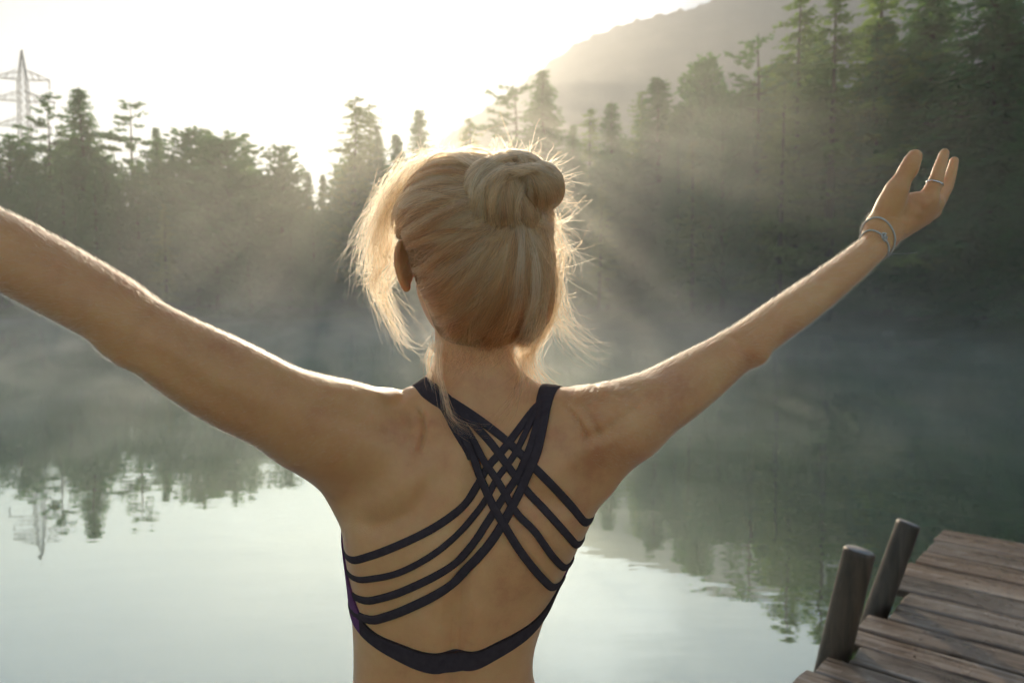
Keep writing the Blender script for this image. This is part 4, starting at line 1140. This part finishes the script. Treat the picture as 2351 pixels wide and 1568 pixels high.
def strands(name, S, rad, mat, lock=None, parent=None):
    """S (n, m, 3) points"""
    S = np.asarray(S, np.float32); n, m = S.shape[:2]
    hc = bpy.data.hair_curves.new(name); hc.add_curves([m] * n)
    hc.attributes['position'].data.foreach_set('vector', (S - ORG.astype(np.float32)).astype(np.float32).ravel())
    ra = hc.attributes.new('radius', 'FLOAT', 'POINT')
    rad = np.broadcast_to(rad, (n, m)).astype(np.float32); ra.data.foreach_set('value', np.ascontiguousarray(rad).ravel())
    la = hc.attributes.new('lock', 'FLOAT', 'CURVE')
    la.data.foreach_set('value', (np.random.default_rng(3).random(n) if lock is None else lock).astype(np.float32))
    hc.materials.append(mat)
    return obj(name, hc, parent or hair)
hg = np.random.default_rng(21)
# under-layer volume of the pinned-up hair
LO = HC - np.array([.16, .16, .20]); HI = HC + np.array([.16, .16, .16])
HF = Field(LO, HI, .003)
HF.ell(W(1083, 540, .962), (.099, .110, .094), .02, HR)
HF.ell(W(1106, 635, .945), (.080, .088, .085), .025, HR)
HF.ell(W(1098, 735, .937), (.053, .050, .044), .025, HR)
HF.chain([W(1232, 640, .93), W(1228, 720, .925), W(1205, 780, .92)], [.020, .017, .010], .02)
S, (gx, gy, gz) = HF.sl(LO, HI)
fr_ = (gx - HC[0]) * hf[0] + (gy - HC[1]) * hf[1]; rt_ = (gx - HC[0]) * hr[0] + (gy - HC[1]) * hr[1]; up_ = gz - HC[2]
face = np.minimum(fr_ - .038 - .6 * np.maximum(up_ - .02, 0), .075 - up_)         # open the face
side = np.minimum(fr_ + .030 + .30 * (up_ + .03), -up_ - .004 + .0 * rt_)                   # free the ears and cheeks
low = -(up_ + .155)
HF.D[S] = np.maximum(HF.D[S], np.maximum(np.maximum(face, side), low))
cv, cf = HF.mesh(HF.D + .0022); cap = pobj('underlayer', cv, cf, m_cap, hair)
cv, cf = HF.mesh()
CB = BVHTree.FromPolygons([tuple(v) for v in cv], [tuple(map(int, f)) for f in cf])
# radius of the cap by direction
NT_, NP_ = 180, 90
RG = np.zeros((NP_ + 1, NT_ + 1))
for i in range(NP_ + 1):
    ph = -math.pi / 2 + math.pi * i / NP_
    for j in range(NT_ + 1):
        th = -math.pi + 2 * math.pi * j / NT_
        d = hr * math.cos(ph) * math.sin(th) + hf * math.cos(ph) * math.cos(th) + hu * math.sin(ph)
        hit = CB.ray_cast(Vector(HC + d * .25), Vector(-d), .25)
        RG[i, j] = np.linalg.norm(np.array(hit[0]) - HC) if hit[0] is not None else .09
for _ in range(3):
    RG[1:-1, 1:-1] = (RG[1:-1, 1:-1] * 2 + RG[:-2, 1:-1] + RG[2:, 1:-1] + RG[1:-1, :-2] + RG[1:-1, 2:]) / 6
def cap_r(D):
    x, y, z = D @ hr, D @ hf, D @ hu
    ph = (np.arcsin(np.clip(z, -1, 1)) + math.pi / 2) / math.pi * NP_; th = (np.arctan2(x, y) + math.pi) / (2 * math.pi) * NT_
    i = np.clip(ph.astype(int), 0, NP_ - 1); j = np.clip(th.astype(int), 0, NT_ - 1); u = ph - i; v = th - j
    return RG[i, j] * (1 - u) * (1 - v) + RG[i + 1, j] * u * (1 - v) + RG[i, j + 1] * (1 - u) * v + RG[i + 1, j + 1] * u * v
bunb = cast(1165, 500); 
BUNP = W(1168, 492, .885); BD = nrm(BUNP - HC)
def slerp(a, b, t):
    om = np.arccos(np.clip((a * b).sum(-1), -1, 1))[..., None]; so = np.sin(om) + 1e-6
    return (np.sin((1 - t) * om) * a + np.sin(t * om) * b) / so
# locks sweep from the hairline up to the bun
def region_dirs(n):
    out_ = []
    while len(out_) < n:
        d = hg.normal(size=(4000, 3)); d /= np.linalg.norm(d, axis=1)[:, None]
        f_, u_, r_ = d @ hf, d @ hu, d @ hr
        ok = (u_ > -.965 + hg.uniform(0, .10, len(d))) & ((f_ < .30) | (u_ > .62)) & ~((f_ > -.34) & (u_ < .02))
        ok &= (f_ < .25) | (u_ > .5 + .25 * (f_ > .5))
        out_ += list(d[ok])
    return np.array(out_[:n])
NL, PER, MP = 760, 36, 22
roots = region_dirs(NL)
cand = region_dirs(6000); cand = cand[(cand @ hu < -.62)]; roots[:190] = cand[:190]        # thick along the nape hair line
t = np.linspace(0, 1, MP)
Sx, Lk = [], []
for L in range(NL):
    u = roots[L]; n = PER
    tgt = nrm(BD + hg.normal(0, .09, 3)); 
    jit = hg.normal(0, hg.choice([.016, .026, .045]), (n, 3)); a = u + jit; a /= np.linalg.norm(a, axis=1)[:, None]
    bj = tgt + hg.normal(0, .02, (n, 3)); bj /= np.linalg.norm(bj, axis=1)[:, None]
    D = slerp(a[:, None, :].repeat(MP, 1), bj[:, None, :].repeat(MP, 1), t[None, :, None])
    # sideways swing of the lock
    sw = np.cross(u, tgt); sw = sw / (np.linalg.norm(sw) + 1e-6)
    D = D + sw * (hg.normal(0, .06) * np.sin(math.pi * t) + hg.normal(0, .02) * np.sin(2.3 * math.pi * t))[None, :, None] + hg.normal(0, .012, (n, 1, 3)) * np.sin(math.pi * t[None, :] * hg.uniform(.8, 3.2, (n, 1)))[..., None]
    D /= np.linalg.norm(D, axis=2)[..., None]
    lift = hg.uniform(.0, .0075) + (hg.uniform(.003, .008) if hg.random() < .12 else 0) + np.abs(hg.normal(0, .0016, (n, 1)))
    rr = cap_r(D.reshape(-1, 3)).reshape(n, MP) + lift * (np.sin(math.pi * np.clip(t * .9 + .03, 0, 1)) ** .7)[None, :] + .0010
    Sx.append(HC + D * rr[..., None]); Lk.append(np.full(n, np.clip(hg.normal(.48, .30), 0, 1)))
taper = np.concatenate([np.linspace(.7, 1, 4), np.ones(MP - 8), np.linspace(1, .7, 4)])
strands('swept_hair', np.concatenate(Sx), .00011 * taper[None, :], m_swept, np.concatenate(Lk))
# bun: a twisted coil
def frames(P):
    T = np.gradient(P, axis=0); T /= np.linalg.norm(T, axis=1)[:, None]
    n = nrm(np.cross(T[0], [0, 1, .2])); Ns = []
    for i in range(len(P)):
        n = n - T[i] * (n @ T[i]); n = nrm(n); Ns.append(n)
    Ns = np.array(Ns); return T, Ns, np.cross(T, Ns)
PIT = W(1196, 408, .850)
BF = Field(W(1080, 560, .9) - np.array([.05, .12, .05]), W(1290, 330, .9) + np.array([.05, .12, .03]), .0028)
allS, allL = [], []
def lobe(c, r, tilt, nst, swirl, nlk=150, pit=None):
    """one folded lobe of the bun: locks run from the pit over the lobe to its far side"""
    c = W(*c); r = np.array(r); ca, sa = math.cos(tilt), math.sin(tilt)
    Rm = np.stack([ca * RGT + sa * hu, np.array([0, 1.0, 0]), -sa * RGT + ca * hu], 1)
    BF.ell(c, r * .93, .010, Rm)
    pole = nrm((Rm.T @ ((PIT if pit is None else W(*pit)) - c)) / r); u = nrm(np.cross(pole, [0, 1, .3])); v = np.cross(pole, u)
    lk = hg.integers(0, nlk, nst); base = hg.uniform(0, 2 * math.pi, nlk); lsh = np.clip(hg.normal(.55, .26, nlk), 0, 1); lr = hg.uniform(.965, 1.035, nlk); lsw = hg.normal(swirl * 1.7, .5, nlk)
    ph = base[lk] + hg.normal(0, .075, nst)
    th = np.linspace(.10, 2.75, 22)
    A = ph[:, None] + lsw[lk][:, None] * (th - .1)[None, :] / 2.6 + hg.normal(0, .03, (nst, 1)) * np.sin(3 * th)[None, :]
    dd = np.cos(th)[None, :, None] * pole + np.sin(th)[None, :, None] * (np.cos(A)[..., None] * u + np.sin(A)[..., None] * v)
    rr = (lr[lk] + np.abs(hg.normal(0, .02, nst)))[:, None, None]
    allS.append(c + (dd * r * rr) @ Rm.T); allL.append(lsh[lk])
lobe((1136, 458, .870), (.036, .034, .046), .30, 6200, .9, pit=(1178, 392, .845))
lobe((1236, 430, .882), (.030, .033, .029), -.45, 4200, -.7, pit=(1212, 398, .852))
lobe((1180, 392, .886), (.038, .029, .023), -.05, 2800, .4, pit=(1196, 430, .85))
lobe((1182, 480, .880), (.030, .028, .034), .0, 2200, .3)
bvv, bff = BF.mesh(); pobj('bun_core', bvv, bff, m_cap, hair)
strands('bun_strands', np.concatenate(allS), .00011, m_hair, np.concatenate(allL))
# loose strands: bundles along guide lines read off the photograph
def bundle(guide, n, spread, tipspread, curl, name=None, m=16):
    G = catmull([W(*g) for g in guide], 6); s0 = np.linspace(0, 1, len(G)); s = np.linspace(0, 1, m)
    out_ = np.zeros((n, m, 3))
    for k in range(n):
        e = hg.uniform(.55, 1.0)
        base = np.array([np.interp(s * e, s0, G[:, i]) for i in range(3)]).T
        o0 = hg.normal(0, spread, 3); o1 = hg.normal(0, tipspread, 3)
        w = o0[None] * (1 - s)[:, None] + o1[None] * (s ** 1.5)[:, None]
        ph = hg.uniform(0, 6.28, 3); fq = hg.uniform(3, 8)
        w += curl * (s ** 1.2)[:, None] * np.sin(fq * s[:, None] + ph[None])
        out_[k] = base + w
    return out_
BU = []
# left: airy loose hair from the temple past the ear
for g, n, a, b_, c in [
    ([(960, 400, .97), (905, 450, .98), (872, 520, .985), (862, 600, .985), (868, 660, .985)], 330, .013, .020, .006),
    ([(930, 430, .98), (885, 490, .99), (868, 560, .99), (872, 610, .985), (880, 640, .98)], 280, .014, .018, .006),
    ([(900, 560, .985), (865, 620, .99), (858, 660, .99), (880, 710, .985), (920, 780, .98), (955, 800, .97)], 90, .007, .010, .005),
    ([(905, 620, .985), (880, 660, .99), (890, 700, .985), (915, 760, .98), (925, 800, .975)], 70, .006, .007, .004),
    ([(895, 600, .985), (862, 640, .985), (850, 655, .98), (880, 670, .98), (915, 660, .98)], 30, .004, .007, .005),
    # top and brow, rim lit
    ([(1100, 400, .96), (1040, 372, .97), (985, 372, .985), (930, 405, .99), (890, 460, .99)], 300, .008, .010, .002),
    # right: loose strands behind the ear falling to the shoulder
    ([(1262, 560, .97), (1275, 620, .975), (1270, 690, .97), (1285, 740, .965), (1335, 790, .955), (1372, 800, .95)], 110, .007, .014, .004),
    ([(1258, 600, .97), (1268, 680, .97), (1250, 750, .965), (1215, 800, .955), (1215, 850, .945), (1250, 900, .935), (1290, 935, .925)], 260, .008, .012, .004),
    ([(1240, 640, .96), (1250, 720, .96), (1225, 790, .955), (1198, 830, .95), (1215, 880, .94), (1262, 925, .93)], 240, .007, .010, .004),
    ([(1252, 610, .975), (1282, 660, .98), (1290, 700, .98), (1300, 760, .97), (1330, 790, .96)], 70, .006, .012, .005),
    ([(1262, 500, .975), (1285, 540, .98), (1305, 590, .98), (1290, 640, .98)], 70, .006, .012, .005),
    # nape: a fine lock lying over the left of the neck, short hairs at the hair line
    ([(1010, 790, .915), (1008, 850, .89), (1020, 905, .875), (1038, 960, .855), (1075, 985, .845), (1110, 990, .842)], 70, .003, .006, .002),
    ([(1000, 790, .92), (985, 830, .905), (995, 880, .895), (1010, 910, .885)], 40, .004, .005, .003),
    ([(1190, 810, .92), (1200, 860, .90), (1180, 920, .875), (1140, 975, .855)], 60, .006, .010, .003),
]: BU.append(bundle(g, n, a, b_, c))
for g, n, a, b_, c in [
    ([(1108, 525, .862), (1088, 465, .845), (1102, 405, .846), (1152, 366, .858), (1212, 362, .864), (1258, 392, .868)], 240, .0032, .0045, .002),
    ([(1150, 545, .862), (1128, 490, .838), (1140, 425, .830), (1182, 392, .842)], 200, .004, .004, .002),
    ([(1182, 398, .842), (1232, 388, .850), (1270, 425, .862), (1264, 468, .868), (1222, 488, .870)], 180, .0035, .004, .002),
    ([(1098, 500, .850), (1110, 430, .835), (1158, 392, .838), (1215, 402, .846), (1250, 440, .852)], 130, .005, .006, .003),
    ([(1200, 540, .868), (1182, 490, .846), (1192, 440, .842), (1202, 405, .848)], 140, .004, .004, .002)]: BU.append(bundle(g, n, a, b_, c))
strands('loose_strands', np.concatenate(BU), .00013 * np.concatenate([np.ones(8), np.linspace(1, .5, 8)])[None, :], m_hair)
# hanging lock at the right behind the ear, in the shade
SH_ = [bundle([(1215, 560, .90), (1238, 640, .90), (1240, 710, .905), (1222, 770, .91), (1195, 803, .915)], 700, .007, .005, .001),
       bundle([(1190, 600, .89), (1215, 680, .895), (1215, 750, .905), (1188, 806, .915)], 500, .008, .005, .001)]
strands('side_lock', np.concatenate(SH_), .00011, m_hair)
# flyaways standing off the head and the bun
def flyaways(n, cpx, spread_px, length, zc):
    out_ = np.zeros((n, 12, 3)); s = np.linspace(0, 1, 12)
    for k in range(n):
        c = cpx[int(hg.integers(len(cpx)))]
        a = W(c[0] + hg.normal(0, spread_px), c[1] + hg.normal(0, spread_px), c[2] + hg.normal(0, .01))
        dr = np.array([c[3], hg.normal(0, .5), c[4]]) + hg.normal(0, .45, 3); dr = nrm(dr)
        L = length * hg.uniform(.3, 1.35); bend = hg.normal(0, .5, 3); bend[2] -= .25
        out_[k] = a + dr * (L * s)[:, None] + bend * (L * s ** 2)[:, None] * .55 + .0015 * np.sin(s[:, None] * hg.uniform(3, 7) + hg.uniform(0, 6, 3))
    return out_
FL = [flyaways(150, [(1130, 385, .885, -.2, 1), (1170, 368, .885, 0, 1), (1210, 365, .89, .3, 1), (1245, 385, .89, .8, .7), (1268, 420, .89, 1, .3), (1272, 455, .89, 1, -.1), (1150, 372, .885, -.1, 1)], 7, .030, 0),
      flyaways(110, [(960, 395, .97, -.5, 1), (1000, 380, .97, -.3, 1), (1040, 375, .97, -.2, 1), (905, 450, .975, -1, .4), (885, 520, .98, -1, .2), (1070, 378, .965, 0, 1)], 10, .022, 0),
      flyaways(120, [(1268, 520, .96, 1, .2), (1275, 570, .965, 1, 0), (1270, 620, .965, 1, -.2), (1262, 680, .96, 1, -.4), (1255, 730, .955, 1, -.5)], 8, .034, 0),
      flyaways(60, [(870, 560, .985, -1, -.2), (865, 620, .985, -1, -.4), (880, 700, .98, -.8, -.8)], 8, .018, 0)]
strands('flyaways', np.concatenate(FL), .00019 * np.linspace(1, .5, 12)[None, :], m_hair)
# downy hair at the nape
ND = []
for k in range(1100):
    x_ = hg.uniform(992, 1192); y_ = 800 + 28 * math.sin((x_ - 992) / 200 * math.pi) + hg.normal(0, 16)
    c_ = cast(x_, y_)
    if c_ is None: continue
    L_ = hg.uniform(.008, .034); dn = nrm(np.array([hg.normal(0, .5), -.05, hg.choice([-1, .8, .8]) * hg.uniform(.4, 1)])); ss = np.linspace(0, 1, 9)[:, None]
    ND.append(c_[0] + c_[1] * (.0006 + .004 * np.sin(ss * 2.4)) + dn * L_ * ss + np.array([hg.normal(0, .004), 0, 0]) * ss ** 2)
strands('nape_hair', np.array(ND), .00009 * np.linspace(1, .4, 9)[None, :], m_hair)
# surface frizz all over the head
fr_d = region_dirs(5200); n = len(fr_d); s = np.linspace(0, 1, 9)
r0 = cap_r(fr_d) + .004; base = HC + fr_d * r0[:, None]
tg = BD[None] - fr_d * (fr_d @ BD)[:, None]; tg /= np.linalg.norm(tg, axis=1)[:, None] + 1e-6
dirs = tg * hg.uniform(.4, 1, (n, 1)) + fr_d * hg.uniform(.0, .30, (n, 1)) + hg.normal(0, .30, (n, 3))
Lf = hg.uniform(.015, .065, n)
FZ = base[:, None] + dirs[:, None] * (Lf[:, None] * s)[..., None] - fr_d[:, None] * (Lf[:, None] * s ** 2 * .35)[..., None]
strands('frizz', FZ, .00009 * np.linspace(1, .5, 9)[None, :], m_hair)
# fine hairs on the arms, neck and back
tri = bv[bf]; cen = tri.mean(1); e1 = tri[:, 2] - tri[:, 0]; e2 = tri[:, 3] - tri[:, 1]; fn_ = np.cross(e1, e2); ar = np.linalg.norm(fn_, axis=1); fn_ /= ar[:, None] + 1e-12
if (fn_ * (cen - HC))[cen[:, 2] > HC[2]].sum() < 0: fn_ = -fn_
LAw = np.array([W(*c[:3]) for c in LA[1:]]); RAw = np.array([W(*c[:3]) for c in RA[1:-1]])
def arm_axis(P, A):
    best = np.full(len(P), 9.); dr = np.zeros((len(P), 3)); tt = np.zeros(len(P))
    for i in range(len(A) - 1):
        ba = A[i + 1] - A[i]; u = np.clip(((P - A[i]) @ ba) / (ba @ ba), 0, 1)
        d = np.linalg.norm(P - A[i] - u[:, None] * ba, axis=1); sel = d < best
        best[sel] = d[sel]; dr[sel] = nrm(ba); tt[sel] = (i + u[sel]) / (len(A) - 1)
    return best, dr, tt
FU, n_m = [], 6; s = np.linspace(0, 1, n_m)
for A, cnt in ((LAw, 26000), (RAw, 20000)):
    near, dr, tt = arm_axis(cen, A); sel = np.where(near < .058)[0]
    pick = hg.choice(sel, cnt, p=ar[sel] / ar[sel].sum())
    u = hg.random((cnt, 2)); base = tri[pick][:, 0] + (tri[pick][:, 1] - tri[pick][:, 0]) * u[:, :1] + (tri[pick][:, 3] - tri[pick][:, 0]) * u[:, 1:]
    nv = fn_[pick]; gdir = dr[pick] * .9 + np.array([0, 0, -.55]) + hg.normal(0, .28, (cnt, 3)); gdir -= nv * (gdir * nv).sum(1)[:, None]
    L = hg.uniform(.0025, .0075, cnt) * np.where(tt[pick] > .45, 1.35, .8)
    FU.append(base[:, None] + nv[:, None] * (L[:, None] * (s * .55 - .18 * s ** 2))[..., None] + gdir[:, None] * (L[:, None] * s ** 1.3)[..., None])
fz = strands('arm_hair', np.concatenate(FU), .00005 * np.linspace(1, .4, n_m)[None, :], m_fuzz, parent=person); fz['kind'] = 'stuff'
# ------------------------------------------------------------------ air: even haze, and the mist rising off the lake
def closed_box(name, lo, hi, mat):
    b = MB(); lo = np.array(lo, float); hi = np.array(hi, float)
    b.box((lo + hi) / 2, hi - lo); return b.build(name, mat)
m_haze, t, out = material('haze'); q = NT(t)
v = q.n('ShaderNodeVolumePrincipled', {'Color': C(.90, .95, 1.0), 'Density': .00050, 'Anisotropy': .5}); q.link(v.outputs[0], out.inputs['Volume'])
tag(closed_box('haze', (-1520, -300, -2.2), (1520, 1620, 556), m_haze), 'thin even morning haze filling the valley', 'haze', kind='stuff')
m_mist, t, out = material('lake_mist'); q = NT(t)
co = q.n('ShaderNodeTexCoord').outputs['Object']
sx = q.n('ShaderNodeSeparateXYZ', {0: co})
zf = q.math('EXPONENT', q.math('MULTIPLY', sx.outputs[2], -.24))
n1 = q.noise(q.mapping(co, (.10, .10, .16), (4.2, 1.0, 0)), 1.0, 2, .55, .6)
n2 = q.noise(q.mapping(co, (.42, .42, .22), (1.2, 7.0, 0)), 1.0, 3, .65, 1.6)
f = q.math('ADD', q.math('MULTIPLY', n1, .5), q.math('MULTIPLY', n2, .5))
msk = q.ramp(f, [(.38, C(.08, .08, .08)), (.50, C(.35, .35, .35)), (.64, C(1, 1, 1))])
bx = q.math('POWER', q.math('MULTIPLY', q.math('SUBTRACT', sx.outputs[0], 9.0), 1 / 12.0), 2.0); by = q.math('POWER', q.math('MULTIPLY', q.math('SUBTRACT', sx.outputs[1], 34.0), 1 / 12.0), 2.0)
bank = q.math('ADD', .42, q.math('MULTIPLY', q.math('EXPONENT', q.math('MULTIPLY', q.math('ADD', bx, by), -1.0)), 3.6))     # thicker bank in the bay, density raised to brighten the air there
dens = q.math('MULTIPLY', q.math('MULTIPLY', q.math('MULTIPLY', msk, zf), bank), .050)
n3 = q.noise(q.mapping(co, (.5, .3, .9), (2.0, 3.0, 0)), 1.0, 3, .6, 1.0)
lowl = q.math('MULTIPLY', q.math('EXPONENT', q.math('MULTIPLY', sx.outputs[2], -1.3)), q.ramp(n3, [(.47, C(0, 0, 0)), (.7, C(1, 1, 1))]))      # wisps lying on the water
dens = q.math('ADD', dens, q.math('MULTIPLY', lowl, .14))
v = q.n('ShaderNodeVolumePrincipled', {'Color': C(.96, .98, .94), 'Density': dens, 'Anisotropy': .66}); q.link(v.outputs[0], out.inputs['Volume'])
m_mist.cycles.volume_step_rate = 1.0
tag(closed_box('mist', (-70, 8, .01), (27, 64, 15.0), m_mist), 'white morning mist rising in wisps off the lake', 'mist', kind='stuff')
